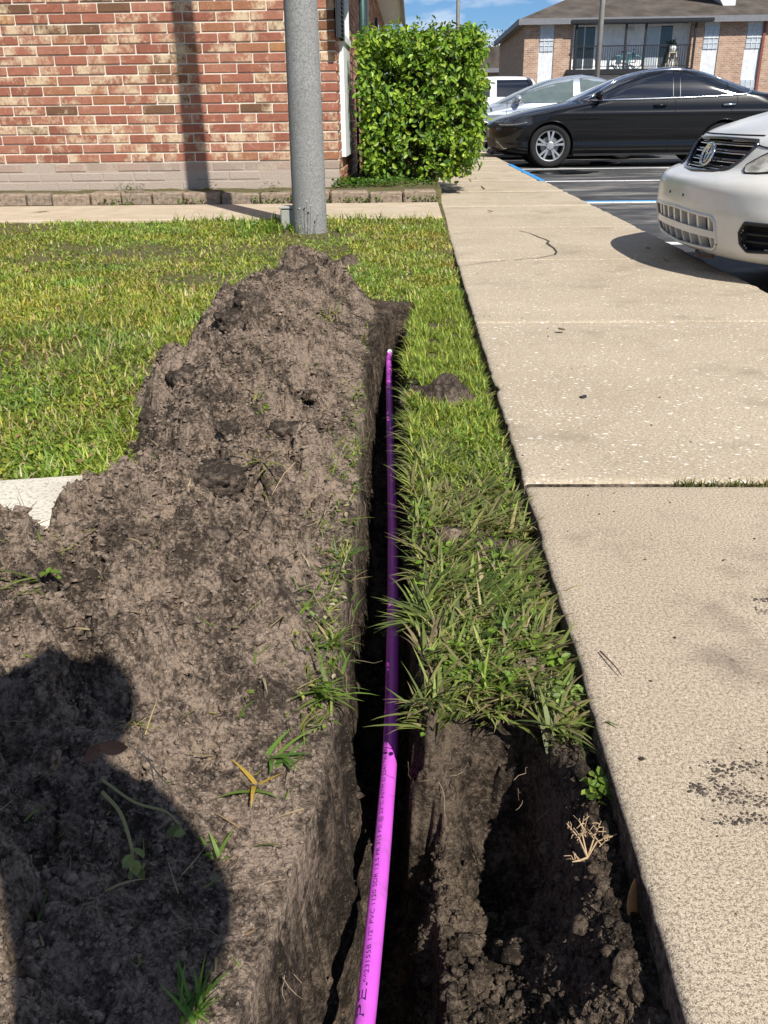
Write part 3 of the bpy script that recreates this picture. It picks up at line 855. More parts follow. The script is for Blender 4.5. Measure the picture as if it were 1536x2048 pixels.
# concrete pad at the lawn edge beside the heap
pb = [hz(-260, 975, .03), hz(200, 945, .03), hz(150, 1042, .03), hz(-260, 1058, .03)]
me = bpy.data.meshes.new('concrete_pad')
V = [(p.x, p.y, .03) for p in pb] + [(p.x+(.01 if i == 2 else 0), p.y-(.07 if i > 1 else 0), -.045) for i, p in enumerate(pb)]
me.from_pydata(V, [], [(0, 1, 2, 3), (0, 4, 5, 1), (1, 5, 6, 2), (2, 6, 7, 3), (3, 7, 4, 0)]); me.update()
import bmesh
bm = bmesh.new(); bm.from_mesh(me); bmesh.ops.recalc_face_normals(bm, faces=bm.faces); bmesh.ops.bevel(bm, geom=bm.edges, offset=.008, segments=2, affect='EDGES'); bm.to_mesh(me); bm.free()
link('concrete_pad', me, M_PAD, label='pale concrete pad at the lawn edge half buried by the heap', cat='concrete pad')
# edging blocks
YE0 = YF1 + .015
edg = empty('block_edging', (0, YE0, zs), label='low row of weathered tan concrete edging blocks along the brick wall', cat='edging')
x = SWL-.03; k = 0
while x > -4.6:
    w = random.choice((.20, .24, .30, .26)); h = .098+random.uniform(-.006, .006)
    mb = MB(); mb.bbox(-w/2+.004, w/2-.004, 0, .17, 0, h, .012)
    o = mb.build('block', M_BLOCK, edg); o.location = (x-w/2, random.uniform(-.008, .008), random.uniform(-.004, .006)-.012)
    o.rotation_euler = (random.uniform(-.03, .03), random.uniform(-.015, .015), random.uniform(-.03, .03)); x -= w+.004; k += 1
# ================================================================== BRICK HOUSE
YW = 7.75
XC = hy(681, 372, YW).x                 # corner
BL, BC, JT = .262, .0717, .011
zbase = hy(300, 379, YW).z
house = empty('brick_house', (XC, YW, zbase), label='red brick house with cream smeared bricks and grey coated base', cat='house')
def loc_h(p): return (p[0]-XC, p[1]-YW, p[2]-zbase)
brick_variants = []
for v in range(4):
    mb = MB(); mb.bbox(0, BL-JT, 0, .10, 0, BC-JT, .004); me = mb.mesh('brick')
    brick_variants.append(me)
def variant(me, mat):
    m = me.copy(); m.materials.clear(); m.materials.append(mat); return m
VB = [variant(m, M_BRICK) for m in brick_variants]; VB1 = [variant(m, M_BRICKC) for m in brick_variants]; VB2 = [variant(m, M_BRICKC2) for m in brick_variants]
HB = {}
def cutbrick(w, mat):
    k = (round(w, 3), mat.name)
    if k not in HB:
        mb = MB(); mb.bbox(0, w, 0, .10, 0, BC-JT, .004); m = mb.mesh('brick'); m.materials.append(mat); HB[k] = m
    return HB[k]
stuff = MB()
NCOURSE = 32
for r in range(NCOURSE):
    z = r*BC
    mat = M_BRICKC2 if r < 2 else (M_BRICKC if r == 2 else M_BRICK)
    lst = VB2 if r < 2 else (VB1 if r == 2 else VB)
    x = -.004 + random.uniform(-.006, 0)
    # stretcher / header at the corner
    first = True
    if r % 2 == 1:
        w = .120; items = [(x-w, w)]; x -= w+JT
    while x > -4.9:
        w = BL-JT
        xx = x-w
        visible = (xx > -3.35 and z+zbase < 1.62)
        zz = z + random.uniform(-.0015, .0015)
        if visible:
            o = link('brick', random.choice(lst), None, house); o.location = (xx, random.uniform(-.003, .003), zz)
        else:
            stuff.bbox(xx, xx+w, 0, .1, zz, zz+BC-JT, .004)
        x -= w+JT
    if r % 2 == 1:
        xx, w = items[0]
        o = link('brick', cutbrick(w, mat), None, house); o.location = (xx, 0, z)
stuff.build('brick_courses', M_BRICK, house, kind='stuff')
# wall core = mortar
MB().box(-5.0, -.012, .009, 12.0, -.3, NCOURSE*BC).build('mortar', M_MORT, house)
MB().box(-4.95, -.004, -.004, .05, -.25, -.010).build('footing', M_RENDER, house)
MB().box(-4.95, -.006, .0028, .05, -.0095, 3*BC-.008).build('grey_coating', M_RENDER, house)
# side wall courses (seen at a slant)
sd = MB(); YEND = 13.4
for r in range(NCOURSE):
    z = r*BC; y = .004 + (.0 if r % 2 == 0 else .125)
    if r % 2 == 0: pass
    while y < YEND:
        w = BL-JT
        if not (1.17-.62 < y+.13 < 1.32 and .30 < z+zbase):
            sd.bbox(-.10, random.uniform(-.002, .002), y, y+w, z, z+BC-JT, .004)
        y += BL
M_BRICKS = brick_mat('brick_side')
# side wall gets colour variation from position
def brick_side():
    k = NM('brick_side_wall', .85, .2)
    v = k.n('ShaderNodeTexVoronoi'); v.inputs['Scale'].default_value = 1.0; v.inputs['Randomness'].default_value = 0.3
    k.l(k.co('Object', (1.0, 1/BL, 1/BC)), v.inputs['Vector'])
    sep = k.n('ShaderNodeSeparateColor'); k.l(v.outputs['Color'], sep.inputs[0])
    base = k.ramp(sep.outputs[0], [(0, (.30, .085, .055)), (.3, (.26, .07, .046)), (.5, (.36, .15, .085)), (.7, (.45, .28, .15)), (.85, (.17, .075, .04))], 'CONSTANT')
    f = k.noise(30, 5, .68); c = k.mix(k.ramp(f, [(.5, 0.0), (.62, .9)]), base, (.60, .50, .34))
    k.color(c); k.bump(k.noise(70, 5), .006, .7); return k.m
sd.build('side_brick_courses', brick_side(), house, kind='stuff')
MB().box(-.4, -.010, .02, YEND, -.3, NCOURSE*BC).build('mortar', M_MORT, house)
# window with white panel and dark louvred shutter on the side wall
m_wf = plain('white_trim', (.72, .73, .72), .45, .4)
m_shut = plain('dark_shutter', (.022, .026, .030), .5, .4)
m_glassd = plain('dark_pane', (.03, .04, .05), .08, .5)
y_a = hx(691, 300, XC+.03).y-YW; y_b = hx(703, 300, XC+.03).y-YW
zlo = .34-zbase; zmid = 1.22-zbase; zhi = 2.05-zbase
win = MB().box(-.06, .035, y_a, y_b, zlo, zmid-.02).build('window', m_wf, house, label='white panelled side window')
MB().box(-.02, .05, y_a-.02, y_b+.02, zmid-.02, zmid+.03).build('sill', m_wf, win)
MB().box(-.02, .036, y_a, y_a+.06, zmid+.03, zhi).build('frame', m_wf, win)
MB().box(-.02, .036, y_b-.06, y_b, zmid+.03, zhi).build('frame', m_wf, win)
MB().box(-.02, .005, y_a+.06, y_b-.06, zmid+.03, zhi).build('pane', m_glassd, win)
sh = MB().box(.012, .022, y_a-.42, y_a-.02, zmid-.02, zhi).build('shutter', m_shut, house)
mb = MB()
for k in range(26):
    z = zmid+.0+k*.031; mb.prism([(.02, z), (.045, z-.012), (.045, z-.006), (.02, z+.012)], y_a-.38, y_a-.06)
mb.build('louvre', m_shut, sh)
for ya, yb in ((y_a-.42, y_a-.38), (y_a-.06, y_a-.02)):
    MB().box(.02, .05, ya, yb, zmid-.02, zhi).build('stile', m_shut, sh)
# second window and lantern further along
for (ya, yb) in ((4.6, 5.5), (8.4, 9.4)):
    w2 = MB().box(-.05, .03, ya, yb, zlo, zmid).build('window', m_wf, house)
    MB().box(-.02, .02, ya+.05, yb-.05, zmid+.03, zhi).build('pane', m_glassd, w2)
    MB().box(.01, .04, ya-.40, ya-.02, zmid, zhi).build('shutter', m_shut, house)
# roof with eaves
m_shing = plain('grey_shingle', (.075, .068, .062), .95, .1, 0, .3, 12)
m_fascia = plain('grey_fascia', (.25, .25, .25), .6)
ztop = NCOURSE*BC
rf = MB().prism([(-5.4, ztop+.10), (.42, ztop+.10), (.42, ztop+.14), (-2.5, ztop+1.3), (-5.4, ztop+.14)], -.40, YEND+.4).build('roof', m_shing, house)
MB().box(.38, .44, -.42, YEND+.42, ztop-.04, ztop+.115).build('fascia', m_fascia, rf)
MB().box(-5.3, .375, -.38, YEND+.38, ztop+.02, ztop+.095).build('soffit', m_wf, rf)
# lantern on the side wall
# thin green post and iron bracket in the bed
gp = hx(730, 300, XC+.12)
gpz = float(lawn_z(np.array([gp.x]), np.array([gp.y]))[0])
MB().tube([(gp.x, gp.y, gpz-.05), (gp.x, gp.y, 2.3)], .032, 12).build('green_post', plain('green_paint', (.02, .06, .055), .5), smooth=True,
    label='slim dark green post standing between the hedge and the brick wall', cat='post')
ip = hy(717, 320, 9.7)
iron = MB(); iron.tube([(ip.x, 9.7, .05), (ip.x, 9.7, .95)], .012, 8)
for s in range(14):
    a = s*.6; z0 = .95-.06*s
    iron.tube([(ip.x, 9.7, z0), (ip.x+.03*math.cos(a)+.03, 9.7+.03*math.sin(a), z0-.03), (ip.x+.05, 9.7, z0-.08)], .006, 5)
iron.lathe([(.004, .95), (.018, .965), (.018, .985), (.004, 1.0)], 10, c=(ip.x, 9.7, 0))
iron.build('plant_hook', plain('black_iron', (.012, .012, .013), .5), label='black wrought iron garden stake beside the white window panel', cat='garden stake')

# ================================================================== LAMP POLE (spun concrete)
pb = hz(621, 466, -.005)
zt = 6.5
mb = MB(); prof = []
rb = hz(656, 462, 0).x - pb.x
for k in range(40):
    t = k/39; h = -.2 + t*(zt+.2); prof.append((rb - .0060*max(h, 0)*1.2, h))
mb.lathe(prof, 64, c=(pb.x, pb.y, 0))
o = mb.build('concrete_pole', M_POLE, smooth=True, label='thick grey speckled concrete pole standing in the lawn', cat='pole')
pole_r = rb
# meter box behind
jb = hz(574, 438, .0); 
mb = MB(); mb.bbox(-.045, .045, 0, .09, 0, .135, .008); bx = mb.build('utility_box', plain('box_grey', (.30, .30, .27), .6), label='small grey utility box at the foot of the concrete pole', cat='utility box')
bx.location = (pb.x-rb-.035, pb.y+.02, .0)
MB().bbox(-.05, .05, -.006, .096, .135, .150, .004).build('lid', plain('box_lid', (.34, .34, .31), .6), bx)

# ================================================================== GRASS
def palette(n, kinds, wts):
    k = rng.choice(len(kinds), n, p=np.array(wts)/sum(wts)); C = np.array(kinds)[k]
    return np.clip(C*(1+.22*rng.standard_normal((n, 1))) , .004, 1)
def blades(P, L, W, yaw, lean, bend, C, segs=3, tipc=None, face=None):
    """P root (n,3), L length, W half width, yaw = direction it leans to, lean = start angle from vertical, bend = added angle"""
    n = len(P)
    V = np.zeros((n, 2*segs+1, 3), np.float32); CC = np.zeros((n, 2*segs+1, 3), np.float32)
    d = np.stack([np.cos(yaw), np.sin(yaw), np.zeros(n)], 1); 
    fy = yaw + (face if face is not None else 0)
    s = np.stack([-np.sin(fy), np.cos(fy), np.zeros(n)], 1)
    p = P.copy(); ang = lean.copy()
    for k in range(segs+1):
        w = W*(1-(k/segs)**1.8)*(.75+.25*min(1, k*1.4+.2))
        if k < segs:
            V[:, 2*k] = p + s*w[:, None]; V[:, 2*k+1] = p - s*w[:, None]
        else: V[:, 2*k] = p
        tc = C if tipc is None else C*(1-k/segs)+tipc*(k/segs)
        base_dim = 1.0
        CC[:, 2*k] = tc*base_dim
        if k < segs: CC[:, 2*k+1] = tc*base_dim
        stp = (L/segs)[:, None]
        p = p + stp*(d*np.sin(ang)[:, None] + np.array([0, 0, 1])*np.cos(ang)[:, None])
        ang = ang + bend/segs
    m = 2*segs+1; i = np.arange(n)[:, None]*m
    Q = np.concatenate([(i + np.array([[2*k, 2*k+1, 2*k+3, 2*k+2]])) for k in range(segs-1)], 0) if segs > 1 else np.zeros((0, 4), int)
    T = i + np.array([[2*segs-2, 2*segs-1, 2*segs]])
    return V.reshape(-1, 3), Q, T, CC.reshape(-1, 3)
class Heap2:
    def __init__(s): s.V = []; s.Q = []; s.T = []; s.C = []; s.n = 0
    def add(s, V, Q, T, C):
        s.V.append(V); s.Q.append(Q+s.n); s.T.append(T+s.n); s.C.append(C); s.n += len(V)
    def mesh(s, name):
        return np_mesh(name, np.concatenate(s.V), [np.concatenate(s.Q), np.concatenate(s.T)], False, np.concatenate(s.C))
G_FRESH, G_MID, G_DARK, G_YEL, G_DRY = (.255, .345, .048), (.180, .255, .040), (.085, .130, .026), (.400, .390, .080), (.52, .42, .23)
def leaves(P, size, yaw, tilt, C, aspect=.62):
    """small oval leaves: hexagon of two quads folded on the rib"""
    n = len(P)
    prof = np.array([(0, 0), (.28, .42), (.68, .46), (1.0, 0), (.68, -.46), (.28, -.42)])
    V = np.zeros((n, 6, 3), np.float32)
    d = np.stack([np.cos(yaw)*np.cos(tilt), np.sin(yaw)*np.cos(tilt), np.sin(tilt)], 1)
    s = np.stack([-np.sin(yaw), np.cos(yaw), np.zeros(n)], 1); roll = .5*rng.standard_normal(n)
    upv = np.cross(d, s); s2 = s*np.cos(roll)[:, None] + upv*np.sin(roll)[:, None]; nn = np.cross(d, s2)
    for k, (a, b) in enumerate(prof):
        V[:, k] = P + (d*a + s2*(b*aspect) + nn*(abs(b)*.22 - .12*a*a))*size[:, None]
    i = np.arange(n)[:, None]*6
    Q = np.concatenate([i+np.array([[0, 1, 2, 3]]), i+np.array([[0, 3, 4, 5]])], 0)
    return V.reshape(-1, 3), Q, np.zeros((0, 3), int), np.repeat(C, 6, 0)

# lawn
H = Heap2()
def lawn_pts(n, y0, y1, pw=1.0):
    Y = y0*(y1/y0)**(rng.random(n)**pw); half = .55*Y+.35
    X = -half*1.0 - .04*Y + (half+.04*Y+SWL+.02)*rng.random(n)
    return X, Y
n = 150000
X, Y = lawn_pts(n, 1.35, YF0-.005, .72)
e, u = heap_env(X, Y)
thin = fbm(X*1.6, Y*1.6, 401, 4) + .25*fbm(X*9, Y*9, 402, 2)
ok = (X < SWL-.03*rng.random(n)) & ((e < .004) | (u < -.01)) & ~((X > -.16) & (Y < 3.62)) & (rng.random(n) < np.clip(1.05 + 1.7*thin, .10, 1))
bare_spots = [(hz(390, 545, 0), .16), (hz(800, 437, 0), .28), (hz(640, 470, 0), .16), (hz(330, 495, 0), .10)]
for p, r_ in bare_spots: ok &= ~((((X-p.x)/1.5)**2+((Y-p.y)*1.0)**2 < (r_*(.7+.5*vn(X*9, Y*9, 5)))**2) & (rng.random(n) < .93))
padx = -.60
ok &= ~((X < padx+.05) & (Y < 1.66))
ok &= (X-pb.x)**2+(Y-pb.y)**2 > (pole_r+.0)**2
X, Y = X[ok], Y[ok]; n = len(X)
P = np.stack([X, Y, lawn_z(X, Y)-.004], 1)
dist = np.hypot(X, Y)
C = palette(n, [G_FRESH, G_MID, G_DARK, G_YEL, G_DRY], [.34, .26, .10, .17, .13])
C *= (1+.32*fbm(X*2.5, Y*2.5, 405, 4))[:, None]; C[:, 0] *= 1+.35*fbm(X*4, Y*4, 407, 3)
C = np.clip(C, .008, .6)
L = (.022+.026*rng.random(n))*(1+.5*np.clip(fbm(X*3, Y*3, 406, 2), -.5, 1)); W = (.0016+.0016*rng.random(n))*np.clip(.7+.18*dist, .9, 1.7)
H.add(*blades(P, L, W, rng.random(n)*6.283, .35+.75*rng.random(n), .3+.9*rng.random(n), C, 2, C*.9+np.array([.02, .015, .004])))
n = 26000     # clover-like broad leaves
X, Y = lawn_pts(n, 1.35, 6.0, .8); e, u = heap_env(X, Y)
ok = (X < SWL-.03) & ((e < .004) | (u < -.01)) & ~((X > -.16) & (Y < 3.62)) & ~((X < padx+.05) & (Y < 1.66)) & (fbm(X*2.3, Y*2.3, 411, 3) > -.05); X, Y = X[ok], Y[ok]; n = len(X)
P = np.stack([X, Y, lawn_z(X, Y)+.006+.016*rng.random(n)], 1)
C = palette(n, [(.19, .26, .03), (.13, .21, .025), (.28, .30, .04)], [.5, .3, .2])
H.add(*leaves(P, .010+.010*rng.random(n), rng.random(n)*6.283, .5*rng.standard_normal(n), C))
# fallen straw / brown leaf flakes
n = 1800
X, Y = lawn_pts(n, 1.4, 6.0, .8); e, u = heap_env(X, Y); ok = (e < .004) & (X < .15) & ~((X > -.16) & (Y < 3.62)) & ~((X < padx+.05) & (Y < 1.66)); X, Y = X[ok], Y[ok]; n = len(X)
P = np.stack([X, Y, lawn_z(X, Y)+.012+.01*rng.random(n)], 1)
H.add(*leaves(P, .010+.016*rng.random(n), rng.random(n)*6.283, .3*rng.standard_normal(n), palette(n, [(.26, .15, .08), (.34, .22, .12)], [.5, .5]), .35))
link('lawn_grass', H.mesh('lawn_grass'), M_GRASS, label='short yellow green lawn grass with small clover leaves', cat='grass', kind='stuff')

# strip between trench and sidewalk: coarse broad blades
H = Heap2()
def strip_pts(n, y0, y1):
    Y = y0*(y1/y0)**rng.random(n); r = lipR(Y); X = r-.004 + (SWL-.012-r)*rng.random(n); return X, Y
def strip_mask(X, Y):
    m = (ground_z(X, Y) > -.075)
    for (px, py, rr) in ((895, 1080, .035), (892, 795, .08), (1048, 1345, .022), (900, 1440, .02)):
        p = hz(px, py, -.035); m &= ((X-p.x)**2+(Y-p.y)**2 > rr*rr)
    return m
GS = [(.165, .205, .048), (.095, .130, .032), (.230, .265, .070), (.050, .070, .022), (.30, .25, .12), (.13, .095, .060)]
n = 4300
X, Y = strip_pts(n, .86, 1.9); m = strip_mask(X, Y) & (fbm(X*18, Y*18, 421, 2) > -.12); X, Y = X[m], Y[m]; n = len(X)
P = np.stack([X, Y, ground_z(X, Y)-.003], 1)
# swept towards the walk as if stepped on
yaw = .35 + 1.1*rng.standard_normal(n)
C = palette(n, GS, [.32, .25, .18, .10, .09, .06]); tip = np.where(rng.random((n, 1)) < .25, np.array([[.26, .20, .11]]), C*1.12)
H.add(*blades(P, .032+.052*rng.random(n), .0020+.0024*rng.random(n), yaw, .55+.55*rng.random(n), .35+.75*rng.random(n), C, 4, tip))
# undergrowth that closes the strip
n = 4800
X, Y = strip_pts(n, .86, 2.2); m = strip_mask(X, Y) & (fbm(X*18, Y*18, 421, 2) > -.26); X, Y = X[m], Y[m]; n = len(X)
P = np.stack([X, Y, ground_z(X, Y)-.003], 1); C = palette(n, GS, [.2, .28, .08, .22, .14, .12])
H.add(*blades(P, .014+.022*rng.random(n), .0009+.0012*rng.random(n), rng.random(n)*6.283, .3+.9*rng.random(n), .5*rng.random(n), C, 2))
n = 2600
X, Y = strip_pts(n, .85, 2.6); m = strip_mask(X, Y) & (fbm(X*9+5, Y*9, 423, 2) > .05); X, Y = X[m], Y[m]; n = len(X)
P = np.stack([X, Y, ground_z(X, Y)+.006+.02*rng.random(n)], 1); C = palette(n, [(.14, .23, .025), (.10, .18, .025), (.19, .25, .035)], [.5, .3, .2])
H.add(*leaves(P, .007+.009*rng.random(n), rng.random(n)*6.283, .3+.4*rng.standard_normal(n), C))
# farther strip: finer bright turf
n = 30000
X, Y = strip_pts(n, 1.45, 3.75); m = strip_mask(X, Y) & (fbm(X*14, Y*14, 424, 2) > -.30) & (rng.random(n) < sst(1.4, 2.1, Y)); X, Y = X[m], Y[m]; n = len(X)
P = np.stack([X, Y, ground_z(X, Y)-.003], 1); C = palette(n, [G_FRESH, G_MID, G_DARK, G_YEL, (.2, .15, .07)], [.36, .28, .14, .16, .06])
H.add(*blades(P, .020+.032*rng.random(n), .0012+.0013*rng.random(n), rng.random(n)*6.283, .3+.8*rng.random(n), .3+.8*rng.random(n), C, 3))
def fringe(X, Y, yaw, spread, L0, L1, n):
    P = np.stack([X, Y, np.maximum(ground_z(X, Y), -.05)], 1)
    C = palette(n, GS, [.30, .22, .22, .08, .10, .08])
    H.add(*blades(P, L0+(L1-L0)*rng.random(n)**1.5, .0012+.0022*rng.random(n), rng.normal(yaw, spread, n), .75+.55*rng.random(n), .2+.9*rng.random(n), C, 5, np.where(rng.random((n, 1)) < .3, np.array([[.34, .27, .15]]), C*1.1)))
n = 420; Y = .90*(3.3/.90)**rng.random(n); keep = fbm(Y*5, Y*0, 441, 3) > -.15; Y = Y[keep]; n = len(Y); fringe(lipR(Y)+.008+.012*rng.random(n), Y, math.pi, .75, .02, .075, n)
n = 260; Y = .88*(3.5/.88)**rng.random(n); fringe(SWL-.012-.015*rng.random(n), Y, .2, .7, .02, .06, n)
n = 260; X = rng.uniform(.0, .2, n); Y = .93+.05*rng.random(n); fringe(X, Y, -math.pi/2, .8, .02, .06, n)
link('strip_grass', H.mesh('strip_grass'), M_GRASS, label='coarse flattened green grass on the strip between trench and sidewalk', cat='grass', kind='stuff')

# scraps of torn turf on the heap and the trench lip
H = Heap2()
def tuft_pts(px, py, n, r, z0=.1, ground='heap'):
    p = hz(px, py, z0)
    for _ in range(4):
        zz = float(heap_z(np.array([p.x]), np.array([p.y]))[0]); zz = max(zz, float(lawn_z(np.array([p.x]), np.array([p.y]))[0])) if ground == 'heap' else float(ground_z(np.array([p.x]), np.array([p.y]))[0])
        p = hz(px, py, zz)
    q = np.clip(rng.normal(0, r, (n, 2)), -1.4*r, 1.4*r)*.5; X = p.x+q[:, 0]; Y = p.y+q[:, 1]
    z = np.maximum(heap_z(X, Y), ground_z(X, Y)) if ground == 'heap' else ground_z(X, Y)
    return np.stack([X, Y, z], 1), p
Y = near_y(520, .85, 3.3); X = lipL(Y)-.012-np.abs(rng.normal(0, .030, len(Y))); z = np.maximum(heap_z(X, Y), ground_z(X, Y)); keep = fbm(Y*3.2, Y*0, 431, 3) > .0
X, Y, z = X[keep], Y[keep], z[keep]; n = len(X)
C = palette(n, [(.16, .22, .035), (.10, .16, .025), (.24, .24, .06), (.34, .30, .18)], [.4, .25, .2, .15])
H.add(*blades(np.stack([X, Y, z], 1), .018+.035*rng.random(n), .0008+.0014*rng.random(n), rng.normal(-.2, 1.2, n), .6+.7*rng.random(n), .2+1.0*rng.random(n), C, 4))
n2 = n//2
H.add(*leaves(np.stack([X[:n2]+.01, Y[:n2], z[:n2]+.006], 1), .006+.008*rng.random(n2), rng.random(n2)*6.283, .3*rng.standard_normal(n2), C[:n2]))
n = 420
Y = near_y(n, .5, 3.6); l = np.interp(Y, _hy, _hl); X = l + (lipL(Y)-l)*rng.random(n); e, u = heap_env(X, Y); m = (u > .05) & (u < .97); X, Y = X[m], Y[m]; n = len(X)
P = np.stack([X, Y, heap_z(X, Y)+.003], 1)
C = palette(n, [(.20, .22, .05), (.12, .18, .03), (.36, .29, .16), (.26, .17, .09)], [.3, .2, .3, .2])
H.add(*blades(P, .012+.03*rng.random(n), .0006+.0012*rng.random(n), rng.random(n)*6.283, 1.1+.4*rng.random(n), .5*rng.standard_normal(n), C, 4))
link('turf_scraps', H.mesh('turf_scraps'), M_GRASS, label='torn grass bits scattered over the heap and trench lip', cat='grass bits', kind='stuff')

# single tufts one can point at
def tuft(name, px, py, n, r, Lr, Wr, lab, cols, lean=(.5, 1.2), yaw=None, ground='heap', bend=(.2, .9), cat='grass tuft', nl=0):
    P, p = tuft_pts(px, py, n, r, .1, ground)
    h = Heap2(); C = palette(n, cols, [1]*len(cols))
    ya = rng.random(n)*6.283 if yaw is None else rng.normal(yaw[0], yaw[1], n)
    h.add(*blades(P-np.array(p), Lr[0]+(Lr[1]-Lr[0])*rng.random(n), Wr[0]+(Wr[1]-Wr[0])*rng.random(n), ya, lean[0]+(lean[1]-lean[0])*rng.random(n), bend[0]+(bend[1]-bend[0])*rng.random(n), C, 5, C*1.1))
    if nl:
        q = np.clip(rng.normal(0, r, (nl, 2)), -1.3*r, 1.3*r)*.8; P2 = np.stack([q[:, 0], q[:, 1], .004+.012*rng.random(nl)], 1)
        h.add(*leaves(P2, .008+.010*rng.random(nl), rng.random(nl)*6.283, .2+.4*rng.standard_normal(nl), palette(nl, [(.16, .25, .03), (.12, .19, .025)], [1, 1])))
    o = link(name, h.mesh(name), M_GRASS, label=lab, cat=cat); o.location = p
    return o
FR = [(.10, .20, .03), (.15, .24, .04), (.07, .14, .025)]
YE = [(.26, .24, .06), (.18, .22, .04), (.34, .27, .13)]
tuft('grass_tuft', 385, 2030, 30, .016, (.024, .050), (.0012, .0026), 'vivid green grass tuft with dry base growing at the foot of the heap flank', FR, (.3, 1.0), (.6, 1.3))
tuft('grass_tuft', 640, 1385, 22, .018, (.04, .075), (.0018, .0036), 'light green grass tuft hanging from the trench lip beside the pipe shadow edge', [(.17, .26, .05), (.13, .2, .03)], (.7, 1.3), (-.8, 1.0), nl=14)
tuft('grass_tuft', 670, 1290, 34, .014, (.03, .055), (.0012, .0024), 'yellowish grass tuft on the trench lip above the light green one', YE+FR, (.5, 1.3), (.1, 1.2))
tuft('grass_tuft', 690, 1120, 46, .018, (.028, .05), (.0010, .0022), 'fine bladed grass patch on the trench lip beside the loose grey crumbs', FR+YE, (.4, 1.3), (.2, 1.2))
tuft('grass_tuft', 525, 975, 12, .012, (.04, .075), (.0014, .0026), 'pale straw grass sprig beside the largest soil slab', YE, (.9, 1.4))
tuft('grass_tuft', 660, 625, 46, .035, (.04, .075), (.0018, .0032), 'grass tuft sprouting from the far part of the heap below the broad clod', FR+YE, (.5, 1.3))
tuft('grass_tuft', 520, 832, 18, .02, (.03, .055), (.0014, .0024), 'dry reddish weed with green leaves beside the cut soil block', [(.22, .09, .05), (.2, .22, .04), (.12, .18, .03)], (.7, 1.4), nl=10)
tuft('grass_tuft', 95, 1165, 12, .015, (.05, .09), (.0016, .003), 'long drooping grass blades at the edge of the pad side of the heap', [(.16, .2, .05), (.22, .22, .08)], (.8, 1.4), (-2.2, .5), nl=6)
tuft('grass_tuft', 260, 1365, 16, .016, (.02, .045), (.0007, .0013), 'thin yellow rooty sprig on the shadow edge of the heap', YE, (.7, 1.4))
tuft('grass_tuft', 545, 1520, 9, .012, (.035, .06), (.0022, .0042), 'broad bladed sprig lying on the smooth near flank of the heap', FR, (1.0, 1.45), (.1, .9))
tuft('grass_tuft', 505, 1575, 6, .008, (.03, .05), (.0018, .003), 'sprig with one yellow blade lying on the smooth near flank', [(.45, .30, .05), (.12, .19, .03)], (1.0, 1.4))
tuft('grass_tuft', 435, 1720, 6, .007, (.02, .034), (.0018, .003), 'tiny three leaved seedling on the smooth near flank', [(.14, .22, .04)], (.6, 1.3))
tuft('grass_tuft', 440, 1690, 3, .006, (.02, .032), (.0018, .003), 'pair of loose green blades above the tiny seedling', [(.16, .22, .05)], (1.1, 1.5))
tuft('grass_tuft', 985, 1385, 44, .018, (.06, .095), (.0016, .0028), 'bright star shaped tuft of long arching blades at the pit edge', [(.16, .26, .03), (.2, .28, .04), (.12, .2, .025)], (.3, 1.1), None, 'g')
tuft('grass_tuft', 1120, 1310, 50, .030, (.04, .08), (.0011, .0022), 'bright lime tuft by the sidewalk edge beside the pit', [(.2, .3, .03), (.15, .24, .03)], (.2, .9), None, 'g', nl=30)
tuft('grass_tuft', 870, 1250, 34, .025, (.06, .10), (.0026, .0046), 'coarse blades leaning over the pipe from the strip', [(.14, .18, .04), (.2, .24, .06), (.09, .12, .03)], (.8, 1.3), (3.0, .5), 'g')
tuft('grass_tuft', 960, 1230, 50, .030, (.07, .11), (.0024, .0042), 'dense bundle of long dark blades swept towards the sidewalk', [(.10, .15, .03), (.14, .19, .04), (.06, .09, .02)], (.7, 1.15), (.3, .5), 'g')
tuft('grass_tuft', 1045, 975, 16, .015, (.05, .08), (.0012, .0024), 'purplish dry tuft reaching over the sidewalk joint', [(.10, .07, .06), (.12, .12, .05)], (.8, 1.3), (.1, .5), 'g')
# low weeds: pit edge leafy mats
def mat_weed(px, py, n, r, lab, ground='g', cols=None, sz=(.008, .016)):
    P, p = tuft_pts(px, py, n, r, -.03, ground); h = Heap2()
    P = P - np.array(p); P[:, 2] += .004+.014*rng.random(n)
    h.add(*leaves(P, sz[0]+(sz[1]-sz[0])*rng.random(n), rng.random(n)*6.283, .15+.4*rng.standard_normal(n), palette(n, cols or [(.16, .25, .035), (.12, .2, .03), (.2, .27, .05)], [1]*len(cols or [1, 1, 1])), .7))
    mbt = MB()
    o = link('weed', h.mesh('weed'), M_GRASS, label=lab, cat='weed', kind='stuff'); o.location = p; return o
mat_weed(900, 1360, 70, .020, 'round leaved creeping weed at the pit edge next to the pipe')
mat_weed(1140, 1415, 150, .030, 'pale green creeping weed mat between pit and sidewalk', cols=[(.2, .27, .07), (.16, .23, .05)])
mat_weed(1205, 1590, 60, .022, 'thin leafy weed trailing down along the sidewalk edge in the pit')
